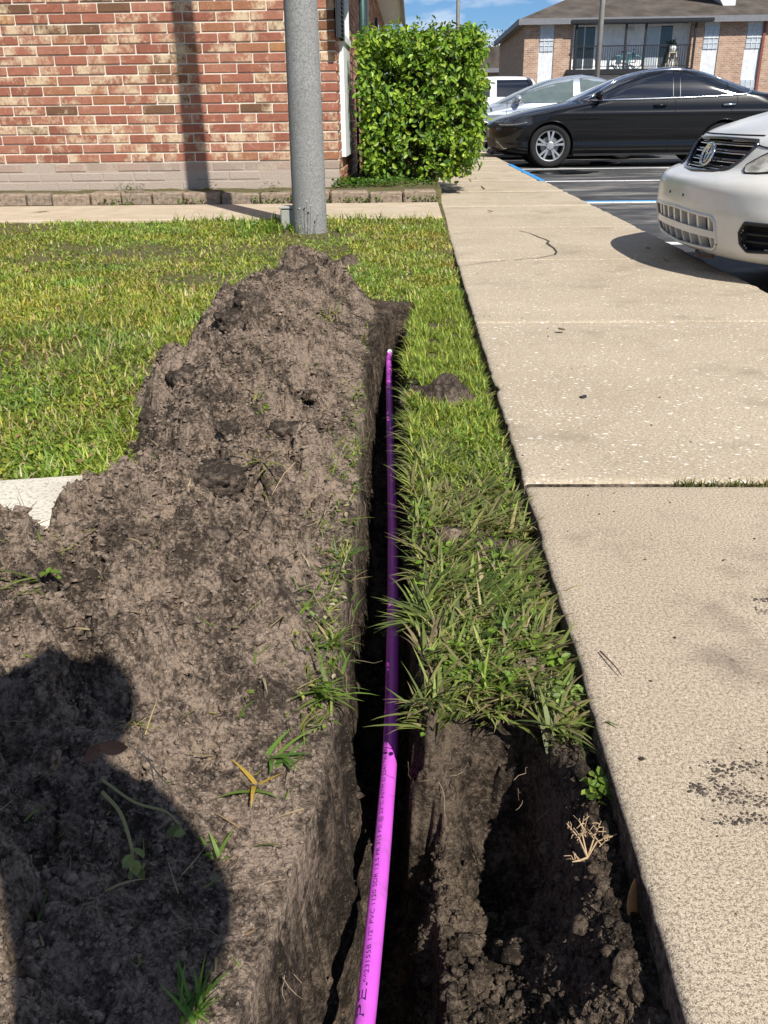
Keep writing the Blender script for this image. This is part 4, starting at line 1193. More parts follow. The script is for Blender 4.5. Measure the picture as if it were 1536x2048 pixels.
# ================================================================== HEDGE
def leaf_cloud(P, N, size, C, jit=.7):
    """oval leaves facing roughly along N"""
    n = len(P)
    a = rng.standard_normal((n, 3)); N = N + jit*a; N /= np.linalg.norm(N, axis=1)[:, None]
    d = rng.standard_normal((n, 3)) + np.array([0, 0, -.35]); d -= N*(d*N).sum(1)[:, None]; d /= np.linalg.norm(d, axis=1)[:, None]
    s = np.cross(N, d)
    prof = [(0, 0, 0), (.30, .20, .05), (.62, .27, .05), (.88, .15, 0), (1.0, 0, -.05), (.88, -.15, 0), (.62, -.27, .05), (.30, -.20, .05)]
    V = np.zeros((n, 8, 3), np.float32)
    for k, (x, y, z) in enumerate(prof):
        V[:, k] = P + (d*x + s*y + N*(z*1.6))*size[:, None]
    i = np.arange(n)[:, None]*8
    Q = np.concatenate([i+np.array([[0, 1, 2, 3]]), i+np.array([[0, 3, 4, 5]]), i+np.array([[0, 5, 6, 7]])], 0)
    return V.reshape(-1, 3), Q, np.repeat(C, 8, 0)
hxl = hy(722, 200, 8.35).x; hxr = hy(962, 200, 8.35).x; htop = hy(850, 62, 8.35).z; hbot = .12
hedge = empty('hedge', ((hxl+hxr)/2, 8.9, .1), label='square clipped bright green hedge bush at the house corner by the sidewalk', cat='hedge')
hc = np.array([(hxl+hxr)/2, 8.95, (htop+hbot)/2+.03]); hh = np.array([(hxr-hxl)/2, .62, (htop-hbot)/2-.03])
nc = 1150
f = rng.random((nc, 3))*2-1
face = rng.choice(6, nc, p=[.13, .19, .32, .12, .03, .21]); ax = face//2; sg = np.where(face % 2 == 0, -1, 1)
ax = np.array([0, 0, 1, 1, 2, 2])[face]; sg = np.array([-1, 1, -1, 1, -1, 1])[face]
for i in range(nc): f[i, ax[i]] = sg[i]*(1-.16*abs(rng.normal()))
# bulge, ragged, narrower at the foot
bul = 1+.09*fbm(f[:, 0]*2+5, f[:, 2]*2+f[:, 1]*1.7, 501, 3)
Pc = hc + f*hh*bul[:, None]
Pc[:, 0] += (np.clip((.35-Pc[:, 2])/.35, 0, 1)*(-.06)*np.sign(f[:, 0]))
gap = fbm(Pc[:, 0]*4+2, Pc[:, 2]*4, 503, 3)
keepc = (gap > -.24) | ((ax != 1) | (np.abs(Pc[:, 0]-hc[0]) > .42*hh[0]*1.6) | (Pc[:, 2] > hc[2]+.6*hh[2]))
Pc, ax, sg = Pc[keepc], ax[keepc], sg[keepc]; nc = len(Pc)
k = 11
Nn = np.zeros((nc, 3)); Nn[np.arange(nc), ax] = sg; Nn += np.array([0, -.15, .45])
P = np.repeat(Pc, k, 0) + rng.normal(0, .034, (nc*k, 3)); NN = np.repeat(Nn, k, 0)
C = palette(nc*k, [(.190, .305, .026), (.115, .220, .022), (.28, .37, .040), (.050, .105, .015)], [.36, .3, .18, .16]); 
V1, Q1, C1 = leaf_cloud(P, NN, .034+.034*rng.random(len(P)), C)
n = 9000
P = hc + (rng.random((n, 3))*2-1)*hh*np.array([.86, .80, .88]); C = palette(n, [(.045, .085, .012), (.028, .052, .01), (.10, .075, .04)], [.45, .35, .20])  # inner leaves coloured darker, putting the bush's inside shade into their colour
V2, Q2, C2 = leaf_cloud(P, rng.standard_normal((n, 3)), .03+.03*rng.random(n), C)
# shoots standing out of the top and sides
ns = 70; S = hc + np.stack([(rng.random(ns)*2-1)*hh[0], (rng.random(ns)*2-1)*hh[1], np.full(ns, hh[2])], 1)
P = []; 
for s_ in S:
    L_ = .05+.08*rng.random(); tilt = rng.normal(0, .35, 2)
    for q in range(7): P.append(s_ + np.array([tilt[0]*L_*q/7, tilt[1]*L_*q/7, L_*q/7]))
P = np.array(P); V3, Q3, C3 = leaf_cloud(P, np.tile(np.array([0, -.3, .8]), (len(P), 1)), .026+.02*rng.random(len(P)), palette(len(P), [(.14, .22, .025), (.09, .15, .02), (.13, .10, .03)], [.5, .35, .15]))
o0 = np.array(hedge.location)
V = np.concatenate([V1, V2, V3])-o0; Q = np.concatenate([Q1, Q2+len(V1), Q3+len(V1)+len(V2)])
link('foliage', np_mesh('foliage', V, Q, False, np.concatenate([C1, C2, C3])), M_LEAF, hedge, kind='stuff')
m_twig = plain('twig_bark', (.16, .12, .085), .9)
tw = MB()
for i in range(16):
    b = Vector((rng.uniform(-.3, .3), rng.uniform(-.35, .3), .0)); e_ = Vector((rng.uniform(-.5, .5), rng.uniform(-.5, .5), rng.uniform(.5, 1.1)))
    m_ = b.lerp(e_, .5)+Vector((rng.normal(0, .08), rng.normal(0, .08), .05)); pts = catmull([b, b.lerp(m_, .5)+Vector((.02, 0, 0)), m_, e_], 4)
    tw.tube(pts, list(np.linspace(.014, .004, len(pts))), 5)
    for j in range(5):
        t0 = pts[rng.integers(4, len(pts)-1)]; d_ = Vector((rng.normal(0, .5), rng.normal(-.25, .5), rng.normal(.15, .3))).normalized()
        tw.tube([t0, t0+d_*.12+Vector((0, 0, .02)), t0+d_*.26], [.005, .0035, .002], 4)
tw.build('stem', m_twig, hedge)

# ground cover of the bed
H = Heap2()
n = 1500
X = rng.uniform(-.62, .2, n); Y = 7.62 + np.abs(rng.normal(0, .35, n)); X = np.where(rng.random(n) < .2, rng.uniform(-.65, -.3, n), X)
P = np.stack([X, Y, lawn_z(X, Y)+.01+.05*rng.random(n)], 1); keep = fbm(X*5, Y*5, 511, 2) > -.15; P = P[keep]; n = len(P)
H.add(*leaves(P, .016+.022*rng.random(n), rng.random(n)*6.283, .2+.4*rng.standard_normal(n), palette(n, [(.06, .14, .015), (.10, .2, .02), (.04, .08, .012)], [.4, .4, .2])))
n = 900    # weeds in front of and behind the edging
X = rng.uniform(-3.6, .2, n); Y = YF1 - .02 + .05*rng.random(n); cl = fbm(X*3.5, X*0, 513, 3) > .12; P = np.stack([X, Y, zs+.005+.035*rng.random(n)], 1)[cl]; n = len(P)
H.add(*leaves(P, .012+.018*rng.random(n), rng.random(n)*6.283, .3+.4*rng.standard_normal(n), palette(n, [(.07, .15, .02), (.11, .2, .025), (.12, .1, .05)], [.4, .4, .2])))
n = 700    # taller weeds round the pole and along the strip
X = np.concatenate([rng.normal(pb.x-.16, .16, n//2), rng.uniform(-1.6, .15, n//2)]); Y = np.concatenate([rng.normal(pb.y+.05, .12, n//2), YF0-.03-.09*rng.random(n//2)])
ok = ((X-pb.x)**2+(Y-pb.y)**2 > (pole_r+.005)**2) & (X < .17); X, Y = X[ok], Y[ok]; n = len(X)
P = np.stack([X, Y, lawn_z(X, Y)], 1)
H.add(*blades(P, .04+.06*rng.random(n), .002+.003*rng.random(n), rng.random(n)*6.283, .2+.6*rng.random(n), .3+.8*rng.random(n), palette(n, [G_FRESH, G_MID, G_YEL, G_DARK], [.4, .3, .15, .15]), 3))
H.add(*leaves(P[:n//2]+np.array([0, 0, .03]), .014+.016*rng.random(n//2), rng.random(n//2)*6.283, .4*rng.standard_normal(n//2), palette(n//2, [(.07, .15, .02), (.11, .2, .025)], [1, 1])))
link('bed_ground_cover', H.mesh('bed_ground_cover'), M_GRASS, label='low weeds along the edging blocks and pole foot', cat='weeds', kind='stuff')
# small feathery weeds against the coated base
for i, px in enumerate((272, 415, 545, 250)):
    p = hy(px, 381, YE0+.02); h = Heap2(); n = 60
    a = rng.normal(0, 1.0, n); rr = .09*rng.random(n)
    P = np.stack([rr*np.sin(a), -.01-.03*rng.random(n), .03+rr*.7*np.abs(np.cos(a))], 1)
    h.add(*leaves(P, .010+.014*rng.random(n), math.pi/2-a+rng.normal(0, .5, n), .2*rng.standard_normal(n), palette(n, [(.10, .12, .04), (.16, .14, .07), (.09, .15, .03)], [1, 1, 1]), .4))
    o = link('weed', h.mesh('weed'), M_GRASS, label='feathery weed growing behind the edging blocks against the grey wall base', cat='weed', group='feathery weeds at the wall base'); o.location = (p.x, YE0+.05, zs+.08)
# little flower stalks in front of the pole
m_stalk = plain('weed_stalk', (.10, .10, .05), .8); m_flower = plain('weed_flower', (.42, .40, .30), .8)
for i, (dx, h_) in enumerate(((-.045, .15), (.000, .19), (.022, .165), (.062, .12))):
    mb = MB(); y_ = pb.y-pole_r-.03; pts = catmull([(pb.x+dx*.4, y_, -.02), (pb.x+dx*.8, y_-.01, h_*.5), (pb.x+dx, y_-.005, h_)], 4)
    mb.tube(pts, [.0014]*len(pts), 5); st = mb.build('flower_stalk', m_stalk, label='thin weed stalk with a pale flower head in front of the concrete pole', cat='weed', group='flower stalks at the pole')
    MB().lathe([(.001, h_-.004), (.005, h_-.001), (.006, h_+.003), (.001, h_+.006)], 8, c=(pb.x+dx, y_-.005, 0)).build('flower_head', m_flower, st)

# ================================================================== CARS
def pchip(xs, ys):
    x = np.array(xs, float); y = np.array(ys, float); h = np.diff(x); dl = np.diff(y)/h; m = np.zeros_like(x)
    m[0], m[-1] = dl[0], dl[-1]
    for i in range(1, len(x)-1):
        if dl[i-1]*dl[i] > 0:
            w1 = 2*h[i]+h[i-1]; w2 = h[i]+2*h[i-1]; m[i] = (w1+w2)/(w1/dl[i-1]+w2/dl[i])
    def f(q):
        q = np.clip(np.asarray(q, float), x[0], x[-1]); i = np.clip(np.searchsorted(x, q)-1, 0, len(x)-2); t = (q-x[i])/h[i]
        return ((1+2*t)*(1-t)**2)*y[i] + t*(1-t)**2*h[i]*m[i] + t*t*(3-2*t)*y[i+1] + t*t*(t-1)*h[i]*m[i+1]
    return f
class Body:
    def __init__(s, F, Rr, W, LF, LR, nf=2.4, nr=2.6, creases=()):
        s.cr = creases
        s.F = pchip([p[1] for p in F], [p[0] for p in F]); s.R = pchip([p[1] for p in Rr], [p[0] for p in Rr]); s.W = pchip([p[0] for p in W], [p[1] for p in W])
        s.LF = pchip([p[0] for p in LF], [p[1] for p in LF]); s.LR = pchip([p[0] for p in LR], [p[1] for p in LR]); s.nf = nf; s.nr = nr
        s.z0 = F[0][1]; s.z1 = F[-1][1]
    def par(s, z):
        xf, xr, w = s.F(z), s.R(z), s.W(z); ln = np.maximum(xr-xf, .01)
        lf = np.minimum(s.LF(z), ln*.5); lr = np.minimum(s.LR(z), ln*.5)
        for (zc, d, wd) in s.cr: w = w - d*np.exp(-((z-zc)/wd)**2)
        return xf, xr, w, lf, lr
    def side(s, x, z):
        xf, xr, w, lf, lr = s.par(z); c = np.clip((xf+lf-x)/lf, 0, 1); r = np.clip((x-(xr-lr))/lr, 0, 1)
        return w*np.where(c > 0, (1-c**s.nf)**(1/s.nf), (1-r**s.nr)**(1/s.nr))
    def front(s, y, z):
        xf, xr, w, lf, lr = s.par(z); q = np.clip(np.abs(y)/w, 0, 1); return xf+lf-lf*(1-q**s.nf)**(1/s.nf)
    def rear(s, y, z):
        xf, xr, w, lf, lr = s.par(z); q = np.clip(np.abs(y)/w, 0, 1); return xr-lr+lr*(1-q**s.nr)**(1/s.nr)
    def levels(s, dz=.018, dx=.05):
        z = [s.z0]
        while z[-1] < s.z1-1e-5:
            st = dz
            while st > 1e-4 and (abs(s.F(min(z[-1]+st, s.z1))-s.F(z[-1])) > dx or abs(s.R(min(z[-1]+st, s.z1))-s.R(z[-1])) > dx*1.4 or abs(s.W(min(z[-1]+st, s.z1))-s.W(z[-1])) > dx): st *= .7
            z.append(min(z[-1]+st, s.z1))
        return np.array(z)
    def mesh(s, name, arches, ra, holes=(), nA=40, nS=70, nB=26, dz=.018):
        Z = s.levels(dz); rings = []
        tf = np.linspace(0, math.pi/2, nA); tb = np.linspace(math.pi/2, 0, nB)
        for z in Z:
            xf, xr, w, lf, lr = s.par(z)
            xa = xf+lf-lf*np.cos(tf)**(2/s.nf); ya = w*np.sin(tf)**(2/s.nf)
            xb = xr-lr+lr*np.cos(tb)**(2/s.nr); yb = w*np.sin(tb)**(2/s.nr)
            xm = np.linspace(xf+lf, xr-lr, nS+2)[1:-1]
            hx_ = np.concatenate([xa, xm, xb]); hy_ = np.concatenate([ya, np.full(nS, w), yb])
            rings.append(np.concatenate([np.stack([hx_, -hy_], 1), np.stack([hx_[-2:0:-1], hy_[-2:0:-1]], 1)]))
        m = len(rings[0]); V = np.array([(p[0], p[1], z) for r_, z in zip(rings, Z) for p in r_])
        i = np.arange(m)[None, :]; j = np.arange(len(Z)-1)[:, None]*m
        Fq = np.stack([j+i, j+(i+1) % m, j+m+(i+1) % m, j+m+i], -1).reshape(-1, 4)
        c = V[Fq].mean(1); kill = np.zeros(len(Fq), bool)
        for (ax_, az) in arches: kill |= ((c[:, 0]-ax_)**2+(c[:, 2]-az)**2 < ra*ra) & (np.abs(c[:, 1]) > .45)
        for h in holes: kill |= h(V[Fq][:, :, 1], V[Fq][:, :, 2]).all(1) & (c[:, 0] < .8)
        Fq = Fq[~kill]
        for (ax_, az) in arches:
            d = np.hypot(V[:, 0]-ax_, V[:, 2]-az); sel = (d < ra*1.0) & (d > .02) & (np.abs(V[:, 1]) > .45)
            k_ = ra/d[sel]; nx = ax_+(V[sel, 0]-ax_)*k_; nz = np.maximum(az+(V[sel, 2]-az)*k_, s.z0); yy = s.side(nx, nz)
            V[sel, 0] = nx; V[sel, 2] = nz; V[sel, 1] = np.sign(V[sel, 1])*yy
        used = np.unique(Fq); mp = -np.ones(len(V), int); mp[used] = np.arange(len(used))
        top = mp[np.arange((len(Z)-1)*m, len(Z)*m)]
        me = np_mesh(name, V[used], [mp[Fq], top[top >= 0][None, :]], True)
        return me
def grid_patch(name, fn, u, v, mat, parent, smooth=True, **k):
    U, Vv = np.meshgrid(u, v); P = fn(U, Vv); nu, nv = len(u), len(v)
    i = np.arange(nu-1)[None, :]+nu*np.arange(nv-1)[:, None]; F = np.stack([i, i+1, i+nu+1, i+nu], -1).reshape(-1, 4)
    return link(name, np_mesh(name, P.reshape(-1, 3), F, smooth), mat, parent, **k)
def side_patch(B, x0, x1, zb, zt, sgn, off, name, mat, parent, nx=30, nz=8, **k):
    def fn(U, Vv):
        a, b = zb(U), zt(U); z = a+(b-a)*Vv; y = B.side(U, z)+off; return np.stack([U, sgn*y, z], -1)
    return grid_patch(name, fn, np.linspace(x0, x1, nx), np.linspace(0, 1, nz), mat, parent, **k)
def pl(pts):
    xs_ = [p[0] for p in pts]; ys_ = [p[1] for p in pts]; return lambda q: np.interp(q, xs_, ys_)
def side_tube(B, pts, sgn, r, name, mat, parent, off=.0, n=8, closed=False, **k):
    P = catmull([(p[0], p[1], 0) for p in pts], 6); Q = []
    for p in P: Q.append((p.x, sgn*(float(B.side(np.array(p.x), np.array(p.y)))+off), p.y))
    return MB().tube(Q, r, n).build(name, mat, parent, smooth=True, **k)
def front_tube(B, pts, r, name, mat, parent, off=0, n=8, sub=6, **k):
    P = catmull([(p[0], p[1], 0) for p in pts], sub); Q = [(float(B.front(np.array(p.x), np.array(p.y)))-off, p.x, p.y) for p in P]
    return MB().tube(Q, r, n).build(name, mat, parent, smooth=True, **k)
def front_patch(B, y0, y1, zb, zt, off, name, mat, parent, ny=30, nz=8, **k):
    def fn(U, Vv):
        a, b = zb(U), zt(U); z = a+(b-a)*Vv; return np.stack([B.front(U, z)-off, U, z], -1)
    return grid_patch(name, fn, np.linspace(y0, y1, ny), np.linspace(0, 1, nz), mat, parent, **k)
def paint(name, c, metal=.0, rough=.3, flake=0.06):
    k = NM(name, rough, .15); n = k.noise(3, 3); k.color(k.mix(k.ramp(n, [(.35, 0.0), (.65, 1.0)]), tuple(v*(1-flake) for v in c), c))
    k.b.inputs['Metallic'].default_value = metal; k.b.inputs['Coat Weight'].default_value = .65; k.b.inputs['Coat Roughness'].default_value = .03
    return k.m
M_TYRE = plain('tyre_rubber', (.018, .018, .019), .85, .2); M_RIM = plain('alloy', (.62, .62, .62), .32, .5, .85); M_CHROME = plain('chrome', (.75, .76, .78), .12, .5, 1.0)
M_BLACK = plain('black_plastic', (.012, .012, .013), .55, .4); M_TINT = plain('tinted_glass', (.012, .014, .018), .03, .6); M_TINT.node_tree.nodes['Principled BSDF'].inputs['Coat Weight'].default_value = 1.0
M_SEAM = plain('panel_gap', (.004, .004, .005), .9); M_RED = plain('tail_lamp', (.45, .012, .015), .15, .6)
def wheel(parent, x, y, sgn, r=.334, w=.215, spokes=5, mat=M_RIM):
    """axis along y, face on side sgn"""
    mb = MB(); rr = r*.70
    mb.lathe([(rr*.985, sgn*.0), (rr*1.0, -sgn*.006), (rr*.93, -sgn*.010), (rr*.90, -sgn*.05), (rr*.88, -sgn*.16)], 40, 'y', cap=False)
    for k_ in range(spokes):
        for off in (-.13, .13):
            a0 = 2*math.pi*k_/spokes+.3; a1 = a0+off; a2 = a0+off*1.5
            d0 = Vector((math.cos(a0+off*.6), 0, math.sin(a0+off*.6))); d1 = Vector((math.cos(a2), 0, math.sin(a2))); tn = Vector((-math.sin(a1), 0, math.cos(a1)))
            i0 = d0*(rr*.20); i1 = d1*(rr*.95); w0, w1 = rr*.055, rr*.075; ys0, ys1 = sgn*.004-sgn*.012, -sgn*.008
            V = [i0-tn*w0+Vector((0, ys0, 0)), i0+tn*w0+Vector((0, ys0, 0)), i1+tn*w1+Vector((0, ys1, 0)), i1-tn*w1+Vector((0, ys1, 0))]
            V += [v+Vector((0, -sgn*.03, 0)) for v in V]
            mb.add(V, [(0, 1, 2, 3), (7, 6, 5, 4), (0, 4, 5, 1), (1, 5, 6, 2), (2, 6, 7, 3), (3, 7, 4, 0)])
    mb.lathe([(rr*.27, -sgn*.03), (rr*.27, -sgn*.002), (rr*.22, sgn*.006), (rr*.05, sgn*.008)], 20, 'y')
    wh = mb.build('wheel', mat, parent); wh.location = (x, y, r)
    t = MB(); t.lathe([(rr, -sgn*.01), (rr*1.04, sgn*.004), (r*.90, sgn*.010), (r*.965, -sgn*.004), (r*.995, -sgn*.03), (r, -sgn*w*.5), (r*.995, -sgn*(w-.03)), (r*.95, -sgn*w), (rr, -sgn*w)], 48, 'y', cap=False)
    t.build('tyre', M_TYRE, wh, smooth=True)
    MB().lathe([(rr*.62, -sgn*.075), (rr*.62, -sgn*.085)], 28, 'y').build('brake_disc', plain('brake_steel', (.30, .29, .28), .4, .5, .8), wh)
    MB().lathe([(rr*.97, -sgn*.12), (rr*.97, -sgn*.125)], 24, 'y').build('wheel_backing', M_SEAM, wh)
    return wh
def arch_liner(parent, x, y0, y1, ra, zc):
    mb = MB(); n_ = 24; V = []; 
    for k_ in range(n_+1):
        a = -.25 + (math.pi+.5)*k_/n_; V += [(x+ra*math.cos(a), y0, zc+ra*math.sin(a)), (x+ra*math.cos(a), y1, zc+ra*math.sin(a))]
    mb.add(V, [(2*k_, 2*k_+1, 2*k_+3, 2*k_+2) for k_ in range(n_)])
    mb.add([(x+ra*math.cos(2*math.pi*q/20), y1, zc+ra*math.sin(2*math.pi*q/20)) for q in range(20)], [tuple(range(20))])
    mb.build('wheel_well', M_BLACK, parent, smooth=True)
def mirror(B, parent, x, z, sgn, mat, gl=M_TINT):
    y = float(B.side(np.array(x), np.array(z)))
    import bmesh as _b
    bm = _b.new(); _b.ops.create_uvsphere(bm, u_segments=20, v_segments=12, radius=1)
    for v in bm.verts:
        c = v.co; v.co = Vector((c.x*.085*(1 if c.x < 0 else .55), c.y*.115, c.z*.068))
    me = bpy.data.meshes.new('mirror'); bm.to_mesh(me); bm.free(); me.polygons.foreach_set('use_smooth', [True]*len(me.polygons))
    o = link('mirror', me, mat, parent); o.location = (x, sgn*(y+.13), z+.03)
    MB().tube([(0, -sgn*.16, -.05), (0, -sgn*.05, -.02)], .022, 8).build('mirror_arm', mat, o, smooth=True)
def sedan(name, label, X0, Yc, prof, mat, rim_spokes=5, win=None, chrome=True, glass=M_TINT, sgn=-1, holes=(), dz=.018, group=None, nA=40, r=.334, ra=.365, wx=(.97, 3.71), trim=None, nS=70, rz=0.0):
    root = empty(name, (X0, Yc, ZA), rz, label=label, cat='car', group=group)
    B = Body(**prof)
    link('body', B.mesh('body', [(wx[0], r), (wx[1], r)], ra, holes, nA=nA, dz=dz, nS=nS), mat, root)
    z0 = B.z0; xf, xr = float(B.F(z0)), float(B.R(z0)); w = float(B.W(.4))
    MB().box(wx[0]+.38, wx[1]-.38, -w+.06, w-.06, z0-.01, .36).build('underbody', M_BLACK, root)
    MB().box(xf+.18, xr-.18, -w+.32, w-.32, z0-.012, .50).build('underbody', M_BLACK, root)
    for x in wx:
        for s_ in (-1, 1):
            yw = float(B.side(np.array(x), np.array(.55)))
            arch_liner(root, x, s_*(yw-.012), s_*(yw-.30), ra-.006, r); wheel(root, x, s_*(yw-.035), s_, r, .21, rim_spokes)
            pts = [(x+(ra+.004)*math.cos(a), r+(ra+.004)*math.sin(a)) for a in np.linspace(-.30, math.pi+.30, 20)]
            pts = [p for p in pts if p[1] > z0+.02]
            side_tube(B, pts, s_, .010, 'arch_lip', mat, root, -.004)
    return root, B

# ---- black sedan, broadside
fy = hz(1103, 336, ZA)
Yb = fy.y + .88; Xb = hy(975, 292, Yb-.35).x
CH = dict(
    F=[(.26, .19), (.10, .25), (.035, .36), (.008, .50), (.0, .60), (.03, .68), (.10, .735), (.26, .79), (.55, .86), (.92, .925), (1.24, .985), (1.46, 1.08), (1.78, 1.22), (2.05, 1.325), (2.32, 1.405), (2.60, 1.455), (2.80, 1.478), (2.93, 1.485)],
    Rr=[(4.62, .19), (4.76, .26), (4.85, .42), (4.885, .62), (4.87, .84), (4.82, .98), (4.74, 1.045), (4.52, 1.075), (4.28, 1.125), (4.02, 1.20), (3.72, 1.30), (3.48, 1.375), (3.30, 1.42), (3.14, 1.455), (3.02, 1.475), (2.96, 1.485)],
    W=[(.19, .80), (.24, .875), (.32, .905), (.45, .912), (.60, .925), (.74, .932), (.82, .928), (.90, .915), (1.0, .885), (1.10, .845), (1.25, .775), (1.38, .69), (1.43, .63), (1.465, .50), (1.485, .30)],
    LF=[(.19, .55), (.6, .62), (.75, .85), (.95, .80), (1.05, .55), (1.485, .4)], LR=[(.19, .45), (.9, .55), (1.05, .7), (1.2, .6), (1.485, .3)], creases=((.40, .012, .05), (.80, -.010, .03)))
mk = paint('black_car_paint', (.0055, .006, .007), 0, .25)
car1, B1 = sedan('black_sedan', 'glossy black sedan with chrome window line parked broadside beyond the white car', Xb, Yb, CH, mk, 5)
for s_ in (-1, 1):
    top = pl([(1.60, 1.055), (1.80, 1.17), (2.05, 1.285), (2.35, 1.37), (2.65, 1.41), (2.95, 1.42), (3.25, 1.395), (3.55, 1.33), (3.85, 1.225), (4.08, 1.125)]); bot = pl([(1.50, 1.0), (2.5, 1.012), (3.4, 1.03), (3.95, 1.055), (4.08, 1.115)])
    side_patch(B1, 1.60, 2.86, bot, top, s_, .004, 'side_window', M_TINT, car1)
    side_patch(B1, 2.98, 3.70, bot, top, s_, .004, 'side_window', M_TINT, car1)
    side_patch(B1, 3.74, 4.06, bot, top, s_, .004, 'quarter_window', M_TINT, car1)
    side_patch(B1, 2.87, 2.97, bot, top, s_, .003, 'door_pillar', M_TINT, car1, nx=4)
    side_tube(B1, [(1.50, 1.0), (1.60, 1.05), (1.80, 1.175), (2.05, 1.292), (2.35, 1.378), (2.65, 1.418), (2.95, 1.428), (3.25, 1.403), (3.55, 1.338), (3.85, 1.233), (4.09, 1.125), (4.05, 1.08), (3.95, 1.056), (3.4, 1.028), (2.5, 1.008), (1.50, .995)], s_, .015, 'chrome_trim', M_CHROME, car1, .004)
    for pts in ([(1.52, .99), (1.47, .80), (1.47, .55), (1.50, .35), (1.54, .27)], [(2.90, 1.01), (2.90, .7), (2.86, .4), (2.84, .27)], [(3.86, 1.05), (3.86, .92), (3.70, .75), (3.50, .60), (3.34, .36), (3.30, .27)], [(1.54, .27), (2.4, .262), (3.3, .27)]):
        side_tube(B1, pts, s_, .0042, 'panel_seam', M_SEAM, car1, .0005, 6)
    for x in (2.66, 3.74):
        y = float(B1.side(np.array(x), np.array(.90)))
        MB().tube([(x-.10, s_*(y+.006), .905), (x-.085, s_*(y+.030), .91), (x, s_*(y+.036), .912), (x+.085, s_*(y+.030), .914), (x+.10, s_*(y+.006), .915)], [.012, .015, .016, .015, .012], 10).build('door_handle', mk if False else M_CHROME if x > 3 else mk, car1, smooth=True)
    mirror(B1, car1, 1.70, 1.04, s_, mk)
    # headlamp wraps round the corner, bright lower side trim
    def hl(U, Vv, s_=s_):
        z = .625+.10*Vv + .055*(U-.12) + .03*Vv*(U-.1); y = B1.side(U, z)+.004; return np.stack([U, s_*y, z], -1)
    grid_patch('headlight', hl, np.linspace(.10, .66, 26), np.linspace(0, 1, 8), plain('lamp_lens', (.025, .027, .03), .05, .6, 0, .5, 9), car1)
    side_tube(B1, [(.14, .66), (.3, .655), (.45, .665), (.58, .69)], s_, .009, 'lamp_bar', M_CHROME, car1, .006)
    MB().tube([(0.0+.06+.0, s_*.30, .43), (.14, s_*.62, .40), (.24, s_*.74, .30), (.34, s_*.80, .31)], .010, 8).build('bumper_trim', M_CHROME, car1, smooth=True)
    def tl(U, Vv, s_=s_):
        z = .86+.10*Vv; y = B1.side(U, z)+.004; return np.stack([U, s_*y, z], -1)
    grid_patch('tail_lamp', tl, np.linspace(4.45, 4.80, 14), np.linspace(0, 1, 6), M_RED, car1)
front_patch(B1, -.55, .55, pl([(-.55, .33), (0, .30), (.55, .33)]), pl([(-.55, .44), (0, .47), (.55, .44)]), .003, 'lower_grille', M_BLACK, car1)
front_patch(B1, -.60, .60, pl([(-.6, .60), (.6, .60)]), pl([(-.6, .655), (.6, .655)]), .003, 'upper_grille', M_BLACK, car1)
def wsh(B, za, zb_, frac): 
    return lambda U, Vv: (lambda z: np.stack([B.front(U*frac*B.W(z), z)-.004, U*frac*B.W(z), z], -1))(za+(zb_-za)*Vv)
grid_patch('windshield', wsh(B1, 1.0, 1.39, .80), np.linspace(-1, 1, 30), np.linspace(0, 1, 20), M_TINT, car1)
def rsh(B, za, zb_, frac):
    return lambda U, Vv: (lambda z: np.stack([B.rear(U*frac*B.W(z), z)+.004, U*frac*B.W(z), z], -1))(za+(zb_-za)*Vv)
grid_patch('rear_window', rsh(B1, 1.11, 1.40, .78), np.linspace(-1, 1, 30), np.linspace(0, 1, 16), M_TINT, car1)

# ---- white saloon, nose over the sidewalk
Yw = 4.36; Xw = hy(1326, 432, Yw+.1).x + .022
CO = dict(
    F=[(.14, .212), (.06, .226), (.030, .26), (.012, .33), (.0, .42), (.004, .49), (.022, .525), (.07, .552), (.100, .562), (.122, .590), (.148, .642), (.172, .682), (.205, .708), (.33, .752), (.58, .818), (.86, .882), (1.10, .948), (1.30, 1.05), (1.58, 1.19), (1.85, 1.31), (2.08, 1.40), (2.3, 1.45), (2.5, 1.475), (2.65, 1.482)],
    Rr=[(4.34, .212), (4.44, .26), (4.51, .42), (4.53, .6), (4.50, .85), (4.45, 1.0), (4.38, 1.04), (4.15, 1.06), (3.95, 1.09), (3.75, 1.18), (3.52, 1.29), (3.3, 1.38), (3.1, 1.44), (2.9, 1.472), (2.72, 1.482)],
    W=[(.212, .76), (.25, .81), (.32, .835), (.5, .85), (.7, .852), (.85, .84), (.96, .81), (1.1, .75), (1.25, .69), (1.38, .63), (1.43, .57), (1.465, .45), (1.482, .25)],
    LF=[(.212, .50), (.42, .50), (.55, .55), (.70, .70), (.85, .75), (.97, .7), (1.05, .5), (1.482, .4)], LR=[(.212, .4), (.9, .45), (1.05, .6), (1.2, .55), (1.482, .3)], nf=2.5, creases=((.45, .006, .04),))
mw = NM('white_car_paint', .30, .5)
_n = mw.noise(2.5, 5, .65); _d = mw.noise(60, 4, .7)
_c = mw.mix(mw.ramp(_n, [(.35, 0.0), (.65, .8)]), (.68, .67, .64), (.56, .53, .475)); _c = mw.mix(mw.ramp(_d, [(.66, 0.0), (.74, .5)]), _c, (.30, .28, .25))  # beige patches put the shaded tone of the nose into the paint
mw.color(_c); mw.b.inputs['Coat Weight'].default_value = .5; mw.b.inputs['Coat Roughness'].default_value = .12
def GZ(z): return .552+(z-.57)*.675
gB = pl([(a_, GZ(b_)) for a_, b_ in [(-.375, .735), (-.345, .665), (-.285, .60), (-.20, .578), (0, .570), (.20, .578), (.285, .60), (.345, .665), (.375, .735)]]); gT = pl([(a_, GZ(b_)) for a_, b_ in [(-.375, .742), (-.36, .765), (0, .772), (.36, .765), (.375, .742)]])
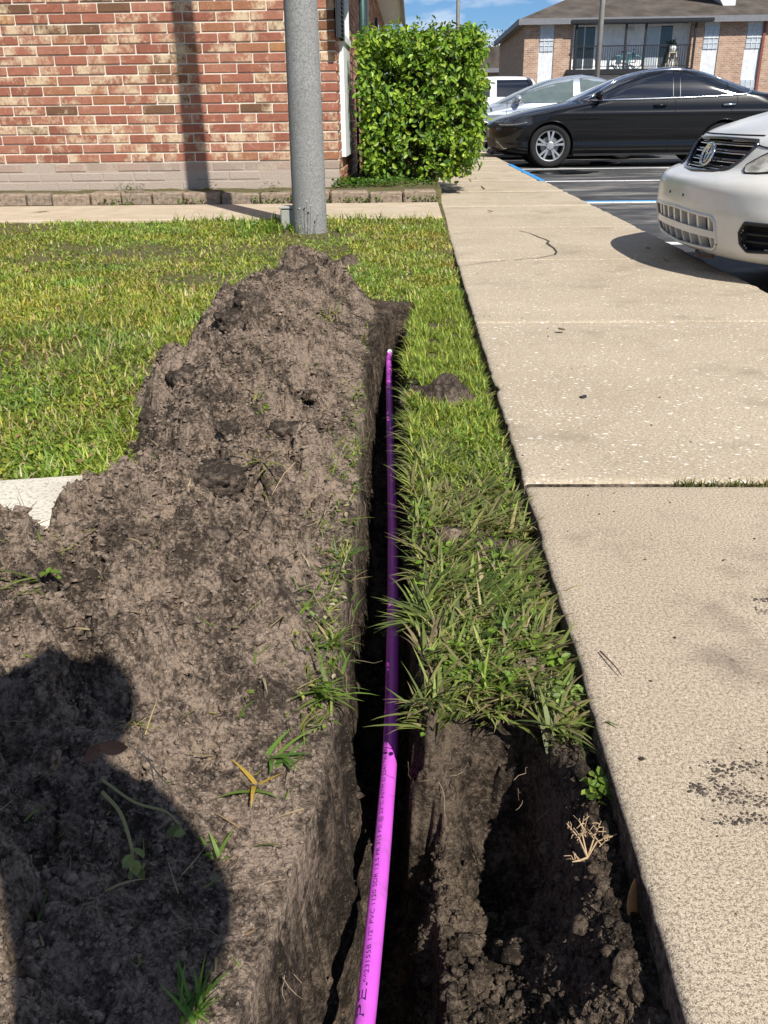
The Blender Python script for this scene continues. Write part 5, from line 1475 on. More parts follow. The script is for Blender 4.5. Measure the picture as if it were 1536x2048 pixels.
lB = pl([(-.43, .285), (-.40, .255), (0, .242), (.40, .255), (.43, .285)]); lT = pl([(-.43, .37), (-.41, .39), (0, .40), (.41, .39), (.43, .37)])
fB = pl([(.575, .305), (.60, .275), (.78, .290), (.80, .31)]); fT = pl([(.575, .345), (.605, .385), (.78, .385), (.80, .37)])
def hole(b, t, y0, y1, sym=False):
    return lambda y, z: (lambda q: (q > y0) & (q < y1) & (z > b(q)) & (z < t(q)))(np.abs(y) if sym else y)
car2, B2 = sedan('white_sedan', 'beige shaded white sedan with dark slatted grille overhanging the sidewalk', Xw, Yw, CO, mw.m, 7, dz=.009, nA=110, wx=(.90, 3.50), r=.31, ra=.345,
    holes=(hole(gB, gT, -.375, .375), hole(lB, lT, -.43, .43), hole(fB, fT, .575, .80, True)), nS=90, rz=R(1.5))
car2.location.z += .015
m_gd = plain('dark_chrome', (.10, .105, .115), .16, .5, .9); m_lens = NM('hazed_lens', .12, .6)
m_lens.color(m_lens.ramp(m_lens.noise(7, 3, .6, m_lens.co('Object', (1, 1, 2.2))), [(.3, (.10, .09, .07)), (.5, (.34, .31, .24)), (.62, (.66, .64, .56))])); m_lens.b.inputs['Coat Weight'].default_value = 1
def recess(b, t, y0, y1, depth, nm, mat, lip):
    ys_ = np.linspace(y0, y1, 40)
    bk = front_patch(B2, y0+.002, y1-.002, b, t, -depth, nm, M_SEAM, car2, ny=40, nz=8)
    out = [(y, float(b(y))) for y in ys_] + [(y, float(t(y))) for y in ys_[::-1]]; V = []
    for y, z in out:
        x = float(B2.front(np.array(y), np.array(z))); V += [(x-.002, y, z), (x+depth, y, z)]
    n_ = len(out); mb = MB(); mb.add(V, [(2*i, 2*i+1, 2*((i+1) % n_)+1, 2*((i+1) % n_)) for i in range(n_)]); mb.build('opening_wall', lip, bk)
    P = [(float(B2.front(np.array(y), np.array(z)))-.001, y, z) for y, z in out]; P.append(P[0])
    MB().tube(P, .0075, 8, False).build('opening_rim', lip, bk, smooth=True)
    return bk
gr = recess(gB, gT, -.374, .374, .055, 'grille', M_BLACK, m_gd)
for zc, hw in ((.672, .350), (.640, .335), (.606, .310), (.577, .260)):
    for nm, zz, th, mat_, of in (('grille_slat', zc-.003, .0070, M_BLACK, .018), ('slat_edge', zc-.011, .0030, M_CHROME, .008)):
        P = [(float(B2.front(np.array(y), np.array(zz)))+of, y, zz) for y in np.linspace(-hw, hw, 24)]
        o_ = MB().tube(P, th, 6).build(nm, mat_ if nm != 'grille_slat' else m_gd, gr, smooth=True)
# oval emblem with inner rings
ex = float(B2.front(np.array(0.), np.array(.618)))-.014
def ell(cy, cz, ry, rz_, r_, nm, par):
    P = [(ex+(q-.618)*.35, cy+ry*math.cos(a), q) for a in np.linspace(0, 2*math.pi, 29) for q in [cz+rz_*math.sin(a)]]
    return MB().tube(P, r_, 7, False).build(nm, M_CHROME, par, smooth=True)
em = ell(0, .618, .066, .045, .0085, 'emblem', gr)
ell(0, .638, .042, .0155, .0055, 'emblem_ring', em); ell(0, .622, .020, .034, .0055, 'emblem_ring', em)
lw = recess(lB, lT, -.429, .429, .07, 'lower_intake', M_BLACK, mw.m)
P = [(float(B2.front(np.array(y), np.array(.315)))+.004, y, .318) for y in np.linspace(-.425, .425, 30)]
V = []
for (x, y, z) in P: V += [(x-.006, y, z-.014), (x-.006, y, z+.014), (x+.03, y, z+.014), (x+.03, y, z-.014)]
MB().add(V, [(4*i+k_, 4*i+(k_+1) % 4, 4*i+4+(k_+1) % 4, 4*i+4+k_) for i in range(29) for k_ in range(4)]).build('intake_bar', mw.m, lw)
for y in np.linspace(-.36, .36, 8):
    for za, zb_ in ((.250, .306), (.330, .394)):
        xa = float(B2.front(np.array(y), np.array(za)))+.010; xb = float(B2.front(np.array(y), np.array(zb_)))+.010
        MB().add([(xa, y-.009, za), (xa, y+.009, za), (xb, y+.013, zb_), (xb, y-.013, zb_), (xa+.035, y-.009, za), (xa+.035, y+.009, za), (xb+.035, y+.013, zb_), (xb+.035, y-.013, zb_)],
                 [(0, 1, 2, 3), (7, 6, 5, 4), (0, 4, 5, 1), (1, 5, 6, 2), (2, 6, 7, 3), (3, 7, 4, 0)]).build('intake_fin', mw.m, lw)
for s_ in (-1, 1):
    fb = (lambda q: fB(np.abs(q))); ft = (lambda q: fT(np.abs(q)))
    fg = recess(fb, ft, *((.576, .799) if s_ > 0 else (-.799, -.576)), .03, 'fog_recess', M_BLACK, M_BLACK)
    for zz in (.315, .345):
        P = [(float(B2.front(np.array(y), np.array(zz)))+.012, y, zz) for y in np.linspace(s_*.59, s_*.79, 8)]
        MB().tube(P, .006, 6).build('fog_rib', M_BLACK, fg, smooth=True)
    hb = pl([(a_, GZ(b_)) for a_, b_ in [(.395, .615), (.42, .585), (.50, .590), (.62, .61), (.74, .64), (.80, .68)]]); ht = pl([(a_, GZ(b_)) for a_, b_ in [(.395, .63), (.45, .68), (.52, .735), (.62, .775), (.74, .80), (.80, .78)]])
    hbf = (lambda q: hb(np.abs(q))); htf = (lambda q: ht(np.abs(q)))
    hl_ = front_patch(B2, *((.396, .80) if s_ > 0 else (-.80, -.396)), hbf, htf, .006, 'headlight', m_lens.m, car2, ny=36, nz=12)
    ys_ = np.linspace(s_*.396, s_*.80, 24); out = [(y, float(hbf(y))) for y in ys_] + [(y, float(htf(y))) for y in ys_[::-1]]; out.append(out[0])
    MB().tube([(float(B2.front(np.array(y), np.array(z)))-.003, y, z) for y, z in out], .0045, 6, False).build('headlight_seal', M_BLACK, hl_, smooth=True)
    front_tube(B2, [(s_*y, z) for y, z in ((.365, .672), (.40, .664), (.46, .658), (.52, .665))], .0032, 'panel_seam', M_SEAM, car2, .0005)
    for pts in ([(1.28, .95), (1.24, .7), (1.26, .4), (1.30, .25)], [(2.36, 1.0), (2.36, .6), (2.33, .25)]):
        side_tube(B2, pts, s_, .004, 'panel_seam', M_SEAM, car2, .0005, 6)
    top = pl([(1.45, 1.02), (1.7, 1.17), (2.0, 1.32), (2.3, 1.395), (2.7, 1.41), (3.1, 1.36), (3.5, 1.2), (3.75, 1.06)]); bot = pl([(1.45, .985), (3.75, 1.0)])
    side_patch(B2, 1.47, 2.30, bot, top, s_, .004, 'side_window', M_TINT, car2); side_patch(B2, 2.42, 3.70, bot, top, s_, .004, 'side_window', M_TINT, car2)
    mirror(B2, car2, 1.55, 1.02, s_, mw.m)
front_tube(B2, [(y, .702) for y in np.linspace(-.36, .36, 9)], .0032, 'panel_seam', M_SEAM, car2, .0008)
grid_patch('windshield', wsh(B2, .99, 1.39, .82), np.linspace(-1, 1, 30), np.linspace(0, 1, 20), M_TINT, car2)
grid_patch('rear_window', rsh(B2, 1.1, 1.40, .78), np.linspace(-1, 1, 24), np.linspace(0, 1, 14), M_TINT, car2)
# two screw holes of the missing number plate
for y in (-.10, .10):
    MB().lathe([(.006, -.003), (.006, .004)], 10, 'x', c=(float(B2.front(np.array(y), np.array(.455))), y, .455)).build('plate_hole', M_SEAM, car2)
MB().tube([(.06, -.2, .225), (.05, -.28, .215), (.08, -.36, .222)], .008, 6).build('bumper_scuff', plain('rust_scuff', (.10, .05, .03), .9), car2)

# ---- cars behind: silver sedan, dark sedan
m_gl2 = plain('clear_green_glass', (.10, .13, .13), .05, .6)
def simple_sedan(name, label, X0, Yc, mat, glass, roofs=0.0, spokes=5):
    pr = dict(CH); 
    c, B = sedan(name, label, X0, Yc, pr, mat, spokes, dz=.03, nA=24, nS=40)
    for s_ in (-1, 1):
        top = pl([(1.60, 1.055), (1.80, 1.17), (2.05, 1.285), (2.35, 1.37), (2.65, 1.41), (2.95, 1.42), (3.25, 1.395), (3.55, 1.33), (3.85, 1.225), (4.08, 1.125)]); bot = pl([(1.50, 1.0), (2.5, 1.012), (3.4, 1.03), (3.95, 1.055), (4.08, 1.115)])
        side_patch(B, 1.60, 2.72, bot, top, s_, .004, 'side_window', glass, c); side_patch(B, 2.84, 3.95, bot, top, s_, .004, 'side_window', glass, c)
        side_tube(B, [(1.5, .998), (2.5, 1.008), (3.4, 1.028), (4.0, 1.06)], s_, .009, 'window_trim', M_CHROME, c, .004)
        mirror(B, c, 1.70, 1.04, s_, mat)
        def hl3(U, Vv, s_=s_, B=B):
            z = .62+.11*Vv+.06*(U-.12); return np.stack([U, s_*(B.side(U, z)+.004), z], -1)
        grid_patch('headlight', hl3, np.linspace(.1, .6, 18), np.linspace(0, 1, 6), plain('lamp_lens_far', (.35, .36, .36), .08, .6), c)
        side_tube(B, [(1.5, .99), (1.45, .6), (1.52, .28)], s_, .005, 'panel_seam', M_SEAM, c, .0005, 6); side_tube(B, [(2.78, 1.01), (2.78, .28)], s_, .005, 'panel_seam', M_SEAM, c, .0005, 6)
    grid_patch('windshield', wsh(B, 1.0, 1.39, .80), np.linspace(-1, 1, 20), np.linspace(0, 1, 14), glass, c)
    grid_patch('rear_window', rsh(B, 1.11, 1.40, .78), np.linspace(-1, 1, 20), np.linspace(0, 1, 12), glass, c)
    front_patch(B, -.5, .5, pl([(-.5, .34), (.5, .34)]), pl([(-.5, .56), (.5, .56)]), .003, 'grille', M_BLACK, c)
    return c
Y3 = Yb+2.75; simple_sedan('silver_sedan', 'silver sedan with clear windows parked just behind the black sedan', hy(957, 275, Y3-.9).x-.97, Y3, paint('silver_paint', (.44, .49, .55), .55, .3), m_gl2)
Y4 = Yb+5.5; simple_sedan('dark_sedan', 'dark grey sedan between the silver sedan and the white pickup', hy(960, 255, Y4-.9).x-.85, Y4, paint('charcoal_paint', (.016, .018, .021), .2, .3), M_TINT)
# ---- white pickup truck
PK = dict(
    F=[(.20, .38), (.08, .45), (.02, .6), (.0, .8), (.01, 1.0), (.06, 1.09), (.20, 1.15), (.7, 1.20), (1.25, 1.26), (1.55, 1.42), (1.85, 1.62), (2.10, 1.76), (2.35, 1.83), (2.6, 1.86), (2.8, 1.865)],
    Rr=[(5.7, .38), (5.8, .5), (5.82, .8), (5.81, 1.1), (5.80, 1.195), (5.79, 1.205), (5.78, 1.21), (4.30, 1.215), (4.26, 1.30), (4.20, 1.5), (4.08, 1.72), (3.9, 1.82), (3.5, 1.86), (3.2, 1.865)],
    W=[(.38, .93), (.5, .98), (.8, .99), (1.1, .985), (1.2, .96), (1.3, .93), (1.5, .87), (1.7, .80), (1.8, .74), (1.845, .6), (1.865, .4)],
    LF=[(.38, .35), (1.0, .4), (1.2, .6), (1.3, .4), (1.865, .35)], LR=[(.38, .2), (1.2, .2), (1.25, .25), (1.865, .25)], nf=3.2, nr=4.0)
Y5 = Yb+14.0; mwp = paint('white_truck_paint', (.70, .71, .71), 0, .3)
XP = hy(1076, 175, Y5-.9).x-4.15
car5, B5 = sedan('white_pickup', 'white crew cab pickup truck parked behind the dark grey sedan', XP, Y5, PK, mwp, 6, dz=.04, nA=20, nS=50, r=.40, ra=.45, wx=(1.0, 4.65))
for s_ in (-1, 1):
    top = pl([(1.7, 1.36), (1.95, 1.55), (2.2, 1.70), (2.5, 1.755), (3.9, 1.755), (4.1, 1.62)]); bot = pl([(1.6, 1.29), (4.1, 1.29)])
    side_patch(B5, 1.75, 2.72, bot, top, s_, .004, 'side_window', M_TINT, car5); side_patch(B5, 2.92, 4.0, bot, top, s_, .004, 'side_window', M_TINT, car5)
    mirror(B5, car5, 1.80, 1.34, s_, M_BLACK)
    side_tube(B5, [(2.82, 1.3), (2.82, .5)], s_, .006, 'panel_seam', M_SEAM, car5, .0005, 6); side_tube(B5, [(1.62, 1.28), (1.60, .5)], s_, .006, 'panel_seam', M_SEAM, car5, .0005, 6)
    def hl5(U, Vv, s_=s_): z = .86+.2*Vv; return np.stack([U, s_*(B5.side(U, z)+.004), z], -1)
    grid_patch('headlight', hl5, np.linspace(.06, .38, 12), np.linspace(0, 1, 6), plain('lamp_lens_truck', (.4, .4, .4), .08, .6), car5)
grid_patch('windshield', wsh(B5, 1.29, 1.78, .84), np.linspace(-1, 1, 20), np.linspace(0, 1, 14), M_TINT, car5)
front_patch(B5, -.6, .6, pl([(-.6, .72), (.6, .72)]), pl([(-.6, 1.02), (.6, 1.02)]), .004, 'grille', M_BLACK, car5)
# ================================================================== APARTMENT BLOCK
YA = 50.0
def A(px, py): return hy(px, py, YA)
xl = A(1050, 60).x
zG = ZA
zF = A(1262, 138).z             # balcony floor
zE = A(1150, 47).z              # eave underside
zE1 = zE+.02
apt = empty('apartment_block', (xl, YA, zG), label='two storey brick apartment block with white window panels and a railed balcony', cat='building')
def ax_(px, py=90): return A(px, py).x-xl
H_ = zE-zG
def far_brick():
    k = NM('far_brick', .9, .15); b = k.n('ShaderNodeTexBrick')
    b.inputs['Scale'].default_value = 1.0; b.inputs['Brick Width'].default_value = .26; b.inputs['Row Height'].default_value = .085; b.inputs['Mortar Size'].default_value = .010
    b.inputs['Color1'].default_value = (.36, .20, .135, 1); b.inputs['Color2'].default_value = (.22, .125, .085, 1); b.inputs['Mortar'].default_value = (.44, .37, .30, 1)
    cx_ = k.n('ShaderNodeCombineXYZ'); sp = k.n('ShaderNodeSeparateXYZ'); k.l(k.co('Object'), sp.inputs[0]); ad = k.math('ADD', sp.outputs[0], sp.outputs[1]); k.l(ad, cx_.inputs[0]); k.l(sp.outputs[2], cx_.inputs[1])
    k.l(cx_.outputs[0], b.inputs['Vector'])
    c = k.mix(k.ramp(k.noise(2.2, 5, .7, k.co('Object', (1, 1, 2))), [(.42, 0.0), (.6, .55)]), b.outputs['Color'], (.52, .40, .30))
    k.color(c); return k.m
M_FB = far_brick(); m_pan = plain('white_panel', (.60, .62, .64), .6, .3); m_blk = plain('black_metal', (.012, .012, .014), .5); m_win = plain('pale_window', (.42, .46, .50), .12, .5); m_bwall = plain('white_balcony_wall', (.80, .80, .80), .7); m_slide = plain('sliding_glass', (.05, .06, .065), .05, .6)
m_roof = plain('brown_shingle', (.085, .072, .062), .95, .1, 0, .35, 1.2); m_sof = plain('grey_eave', (.16, .165, .18), .6)
def seg(x0, x1, z0=0.0, z1=None, y=0.0, mat=None, nm='wall', d=.3):
    return MB().box(x0, x1, y, y+d, z0, H_ if z1 is None else z1).build(nm, mat or M_FB, apt)
X = {k_: ax_(k_) for k_ in (1050, 1078, 1108, 1145, 1380, 1405, 1437, 1490, 1525)}
xend = X[1525]+6.0
seg(0, X[1078]); seg(X[1108], X[1145]); seg(X[1380], X[1405]); seg(X[1437], X[1490]); seg(X[1525], xend)
MB().box(.0, .3, .3, 14, 0, H_).build('wall', M_FB, apt); MB().box(xend-.3, xend, .3, 14, 0, H_).build('wall', M_FB, apt); MB().box(.3, xend-.3, 13.7, 14, 0, H_).build('wall', M_FB, apt)
zf = zF-zG
wz0 = A(1092, 103).z-zG; wz1 = A(1092, 57).z-zG
for a, b in ((1078, 1108), (1405, 1437), (1490, 1525)):
    x0, x1 = X[a], X[b]
    w_ = seg(x0, x1, 0, H_, .06, m_pan, 'window_panel', .12); w_['label'] = 'white panel column with windows'
    for (u0, u1) in ((wz0, wz1), (.85, 2.25)):
        f_ = MB().box(x0+.04, x1-.04, -.0+.02, .0595, u0, u1).build('window', m_win, apt)
        mb = MB(); mb.box(x0+.04, x1-.04, -.02, .018, (u0+u1)/2-.03, (u0+u1)/2+.03); 
        for q in range(1, 3): xx = x0+.04+(x1-x0-.08)*q/3; mb.box(xx-.012, xx+.012, -.01, .018, u0, u1)
        for q in (1, 3): zz = u0+(u1-u0)*q/4; mb.box(x0+.04, x1-.04, -.008, .018, zz-.010, zz+.010)
        mb.build('muntin', m_pan, f_)
# balcony bay
bx0, bx1 = X[1145], X[1380]
MB().box(bx0, bx1, .75, .90, 0, H_).build('balcony_wall', m_bwall, apt)
MB().box(bx0-.12, bx0+.01, .3, .75, 0, H_).build('bay_side', m_bwall, apt); MB().box(bx1-.01, bx1+.12, .3, .75, 0, H_).build('bay_side', m_bwall, apt)
zslab = A(1262, 148).z-zG
MB().box(bx0-.25, bx1+.05, -.35, .75, zslab, zf).build('balcony_floor', m_blk, apt)
for a, b in ((1150, 1196), (1297, 1352)):
    for (u0, u1) in ((zf+.02, zf+2.02), (.05, 2.1)):
        d0, d1 = ax_(a), ax_(b); s_ = MB().box(d0, d1, .69, .75, u0, u1).build('sliding_door', m_bwall, apt)
        MB().box(d0+.06, (d0+d1)/2-.03, .67, .689, u0+.06, u1-.08).build('pane', m_win if a == 1297 else m_slide, s_); MB().box((d0+d1)/2+.03, d1-.06, .67, .689, u0+.06, u1-.08).build('pane', m_slide, s_)
for px in (1150, 1248, 1287, 1385):
    x = ax_(px); MB().box(x-.05, x+.05, -.32, -.22, 0, H_).build('balcony_post', m_blk, apt)
rail = MB().box(bx0, bx1, -.30, -.25, zf+1.0, zf+1.05).build('railing', m_blk, apt)
MB().box(bx0, bx1, -.29, -.26, zf+.09, zf+.12).build('bottom_rail', m_blk, rail)
x = bx0+.1; k_ = 0
bal = MB().box(-.009, .009, -.284, -.266, zf+.12, zf+1.0).mesh('baluster')
while x < bx1: o = link('baluster', bal, m_blk, rail); o.location.x = x; x += .115
# roof: hipped with overhang
ov = .35; rz = H_+.18; pit = .36
rx0, rx1, ry0, ry1 = -ov, xend+ov, -ov-.1, 14+ov; hgt = (ry1-ry0)/2*pit; yc = (ry0+ry1)/2; hd = (ry1-ry0)/2
V = [(rx0, ry0, rz), (rx1, ry0, rz), (rx1, ry1, rz), (rx0, ry1, rz), (rx0+hd*.85, yc, rz+hgt), (rx1-hd*.85, yc, rz+hgt)]
mb = MB(); mb.add(V, [(0, 1, 5, 4), (1, 2, 5), (2, 3, 4, 5), (3, 0, 4), (3, 2, 1, 0)]); rf2 = mb.build('roof', m_roof, apt)
MB().box(rx0-.02, rx1+.02, ry0-.03, ry0+.10, rz-.24, rz+.03).build('gutter', m_sof, rf2); MB().box(rx0-.03, rx0+.10, ry0+.10, ry1, rz-.24, rz+.03).build('gutter', m_sof, rf2)
MB().box(rx0+.1, rx1-.1, ry0+.1, ry1-.1, rz-.10, rz-.005).build('soffit', m_bwall, rf2)
MB().box(bx0-.2, bx1+.9, ry0-.10, ry0-.031, rz-.20, rz-.06).build('porch_fascia', m_blk, rf2)
p0 = ax_(1440, 20); p1 = ax_(1483, 20); zt_ = A(1480, 32).z-zG
mb = MB(); mb.prism([(p0-.9, rz+2.6), (p1-.15, zt_), (p1+.05, zt_), (p1+.05, rz+2.6)], 1.2, 5.0); mb.build('dormer', m_pan, rf2)
dp = ax_(1524, 90); MB().box(dp-.05, dp+.07, -.08, .0, 0, H_).build('downpipe', plain('red_downpipe', (.20, .06, .04), .6), apt)
lb = A(1270, 52); MB().lathe([(.10, lb.z-.14), (.13, lb.z-.05), (.06, lb.z)], 14, c=(lb.x, YA+.6, 0)).build('ceiling_lamp', m_pan, smooth=True, label='white round lamp under the balcony ceiling of the apartment block', cat='lamp')
# things on the balcony
sx = A(1346, 130).x; mb = MB(); 
for dx in (-.2, .2): mb.tube([(sx+dx*1.2, YA+.12, zF), (sx+dx*.8, YA+.25, zF+.72)], .03, 6); mb.tube([(sx+dx*1.2, YA+.60, zF), (sx+dx*.8, YA+.55, zF+.72)], .03, 6)
mb.box(sx-.19, sx+.19, YA+.2, YA+.6, zF+.70, zF+.75); mb.tube([(sx-.2, YA+.25, zF+.35), (sx+.2, YA+.25, zF+.35)], .02, 6)
mb.build('wooden_stool', plain('pale_wood', (.50, .44, .34), .7), label='pale wooden stool on the balcony of the apartment block', cat='stool')
mb = MB(); mb.lathe([(.10, zF+.75), (.17, zF+.80), (.19, zF+.98), (.15, zF+1.02)], 16, c=(sx, YA+.4, 0)); po = mb.build('plant_pot', m_pan, smooth=True, label='white plant pot standing on the balcony stool', cat='plant pot')
P = np.array([sx, YA+.4, zF+1.05])+rng.normal(0, .09, (60, 3))*np.array([.7, .7, 1.6]); V, Q, C = leaf_cloud(P, rng.standard_normal((60, 3)), .1+.1*rng.random(60), palette(60, [(.05, .12, .02), (.10, .15, .03)], [1, 1]))
link('potted_leaves', np_mesh('potted_leaves', V, Q, False, C), M_LEAF, po)
bxm = A(1256, 135).x; mb = MB()
for dx in (-.45, .45):
    mb.tube([(bxm+dx+.30*math.cos(a), YA+.4, zF+.32+.30*math.sin(a)) for a in np.linspace(0, 6.283, 21)], .025, 6, False)
for a, b in (((-.45, .32), (-.15, .75)), ((-.15, .75), (.3, .7)), ((.3, .7), (0, .3)), ((0, .3), (-.15, .75)), ((0, .3), (.45, .32)), ((.3, .78), (.45, .32))):
    mb.tube([(bxm+a[0], YA+.4, zF+a[1]), (bxm+b[0], YA+.4, zF+b[1])], .022, 6)
bi = mb.build('bicycle', plain('teal_frame', (.05, .22, .25), .4), label='teal bicycle leaning inside the balcony railing', cat='bicycle')
MB().box(bxm-.28, bxm-.04, YA+.34, YA+.46, zF+.76, zF+.82).build('saddle', m_blk, bi); MB().tube([(bxm+.3, YA+.2, zF+.9), (bxm+.3, YA+.4, zF+.86), (bxm+.3, YA+.6, zF+.9)], .02, 6).build('handlebar', m_blk, bi)

# ================================================================== FAR POLES, HOUSE, TREES
m_gal = plain('galvanised', (.26, .25, .23), .6, .4)
t0 = hy(1193, 165, 27.0); mb = MB()
mb.tube([(t0.x, 27, ZA), (t0.x, 27, 4.5), (t0.x, 27, 9.0)], [.075, .068, .055], 12)
lp = mb.build('light_pole', m_gal, smooth=True, label='tall grey light pole rising behind the black sedan', cat='light pole')
MB().box(t0.x-.3, t0.x+.3, 26.85, 27.15, 9.0, 9.14).build('lamp_head', m_gal, lp)
t1 = hy(916, 30, 34.0); lp2 = MB().tube([(t1.x, 34, ZA), (t1.x, 34, 9)], [.075, .055], 10).build('light_pole', m_gal, smooth=True, label='thin grey light pole seen above the hedge', cat='light pole')
MB().box(t1.x-.3, t1.x+.3, 33.85, 34.15, 9.0, 9.14).build('lamp_head', m_gal, lp2)
# low brick house beyond the cars
YH = 85.0; h0 = hy(880, 150, YH); h1 = hy(1012, 150, YH); zt2 = hy(985, 139, YH).z
hs = empty('low_brick_house', (h0.x, YH, ZA), label='low brick house with a dark roof far behind the pickup truck', cat='house')
w_ = h1.x-h0.x+6
MB().box(0, w_, 0, 9, 0, zt2-ZA).build('wall', M_FB, hs)
MB().prism([(-.6, zt2-ZA), (w_+.6, zt2-ZA), (w_-2.0, zt2-ZA+1.7), (2.0, zt2-ZA+1.7)], -.6, 9.6).build('roof', m_roof, hs)
MB().box(-.62, w_+.62, -.63, -.5, zt2-ZA-.25, zt2-ZA+.08).build('fascia', m_sof, hs)
for q in range(4): MB().box(1.5+q*3.2, 2.7+q*3.2, -.02, .0-.001, .9, 2.1).build('window', m_win, hs)
def tree(x, y, h, r, label, seed, cols):
    root = empty('tree', (x, y, ZA), label=label, cat='tree')
    mb = MB(); mb.tube(catmull([(0, 0, 0), (.1, .05, h*.3), (-.05, .1, h*.6)], 5), list(np.linspace(.028*h, .014*h, 11)), 9)
    lr = np.random.default_rng(seed); ends = []
    for k_ in range(9):
        a = lr.random()*6.283; e_ = Vector((math.cos(a)*r*.7*lr.random(), math.sin(a)*r*.7*lr.random(), h*(.6+.35*lr.random()))); b_ = Vector((0, .05, h*(.3+.3*lr.random())))
        mb.tube([b_, b_.lerp(e_, .5)+Vector((0, 0, .05*h)), e_], [.010*h, .007*h, .003*h], 6); ends.append(e_)
    mb.build('trunk', m_twig, root, smooth=True)
    nc_ = 70; Pc_ = np.array([[lr.normal(0, r*.42), lr.normal(0, r*.42), h*.72+lr.normal(0, h*.13)] for _ in range(nc_)])
    P_ = np.repeat(Pc_, 42, 0)+lr.normal(0, r*.13, (nc_*42, 3)); n_ = len(P_)
    V, Q, C = leaf_cloud(P_, lr.standard_normal((n_, 3))+np.array([0, 0, .5]), .018*h*(1+lr.random(n_)), palette(n_, cols, [1]*len(cols)))
    link('crown', np_mesh('crown', V, Q, False, C), M_LEAF, root, kind='stuff')
TG = [(.05, .085, .02), (.035, .06, .015), (.08, .12, .03)]
tp = hy(996, 110, 105.0); tree(tp.x, 105, 8.0, 3.4, 'dark broad tree beyond the low brick house beside the apartment block', 3, TG)
tp = hy(960, 120, 118.0); tree(tp.x-3, 118, 9, 4, 'tree beyond the low brick house hidden mostly by the hedge', 4, TG)
tp = hy(830, 120, 120.0); tree(tp.x, 120, 7.5, 4, 'distant tree behind the hedge toward the brick house eave', 5, TG)
tp = hy(1500, 100, 95.0); tree(tp.x, 95, 9, 5, 'tree behind the apartment block roof', 6, TG)

# ================================================================== LITTER, LEAVES, ROOTS
def leaf3d(name, px, py, z, L, W, rz, tilt, col, label, ground=None, curl=.25, cat='leaf'):
    p = hz(px, py, z); V = []; n_ = 9
    for i in range(n_):
        t = i/(n_-1); w = W*math.sin(math.pi*min(1, t*.96+.02))**.8; x = (t-.5)*L; zc = curl*L*(t-.5)**2*2
        V += [(x, -w, zc+w*.35), (x, 0, zc), (x, w, zc+w*.30)]
    F = [(3*i+k_, 3*i+k_+1, 3*i+4+k_, 3*i+3+k_) for i in range(n_-1) for k_ in range(2)]
    me = bpy.data.meshes.new(name); me.from_pydata(V, [], F); me.update(); me.polygons.foreach_set('use_smooth', [True]*len(F))
    so = None
    o = link(name, me, plain(name+'_tint', col, .7, .3, 0, .35, 40), label=label, cat=cat); o.location = p; o.rotation_euler = (tilt[0], tilt[1], rz)
    md = o.modifiers.new('thickness', 'SOLIDIFY'); md.thickness = .0006
    return o
leaf3d('dry_leaf', 1262, 1815, -.042, .052, .0062, 1.45, (.5, -.75), (.52, .25, .09), 'slim orange dry leaf leaning on the soil by the sidewalk edge')
leaf3d('dry_leaf', 1232, 1898, -.085, .014, .005, .5, (.2, .2), (.50, .24, .09), 'tiny orange leaf scrap on the pit floor below the slim orange leaf')
leaf3d('dry_leaf', 225, 1500, .13, .026, .008, .3, (.3, .2), (.16, .075, .04), 'brown curled leaf in the shadow on the heap')
leaf3d('dry_leaf', 185, 1510, .13, .022, .006, 1.2, (.2, -.3), (.13, .06, .035), 'smaller brown leaf beside the curled one on the heap')
leaf3d('dry_leaf', 965, 377, .012, .07, .02, .9, (.2, .5), (.10, .06, .035), 'curled brown leaf on the sidewalk beside the hedge')
leaf3d('dry_leaf', 980, 423, .010, .05, .014, .2, (.1, .2), (.12, .07, .04), 'small flat brown leaf on the sidewalk past the edging end')
leaf3d('dry_leaf', 1330, 520, .012, .05, .012, .4, (.2, .5), (.30, .20, .08), 'yellow brown curled leaf on the sidewalk below the white sedan bumper')
leaf3d('dry_leaf', 1296, 497, .006, .035, .010, .1, (.05, .05), (.03, .025, .02), 'flat dark leaf in the bumper shadow on the sidewalk')
leaf3d('dry_leaf', 1122, 660, .010, .03, .010, .4, (.2, .2), (.12, .08, .05), 'little brown leaf on the pale shell slab')
# dark asphalt chip and twig on the near slab
clod(1148, 1016, 0, .0085, (1.1, .8, .45), .3, 'small black stone chip lying on the near sidewalk slab', plain('black_chip', (.02, .022, .023), .7), onheap=False).location.z = .003
p = [hz(1200, 1302, .004), hz(1216, 1318, .006), hz(1232, 1335, .007), hz(1243, 1350, .005)]
MB().tube(p, [.0012, .0010, .0009, .0006], 5).build('twig', plain('red_twig', (.09, .035, .025), .8), label='thin dark red twig on the near sidewalk slab', cat='twig')
# wet footprints of soil on the near slab
m_smear = NM('soil_smear', .95, .1); m_smear.color(m_smear.ramp(m_smear.noise(60, 5, .7), [(.3, (.035, .028, .024)), (.7, (.14, .115, .095))]))
for (px, py, sx_, sy_, sd_) in ((1545, 1225, .03, .010, 1), (1530, 1200, .02, .007, 2), (1440, 1545, .020, .020, 3), (1500, 1530, .025, .014, 4), (1455, 1590, .016, .018, 5), (1520, 1600, .025, .012, 6), (1400, 1580, .008, .010, 7), (1490, 1640, .03, .008, 8)):
    c_ = hz(px, py, 0); q = rng.normal(0, 1, (90, 2))*np.array([sx_, sy_])*.55; s = (.0005+.0016*rng.random(90)**2)
    if True:
        o = link('soil_smear', crumb_mesh('soil_smear', np.stack([q[:, 0], q[:, 1], np.full(90, .0006)], 1), s, .3), m_smear.m, label='smear of dark trodden soil on the near sidewalk slab', cat='soil smear', group='trodden soil smears on the near slab', kind='stuff'); o.location = (c_.x, c_.y, 0)
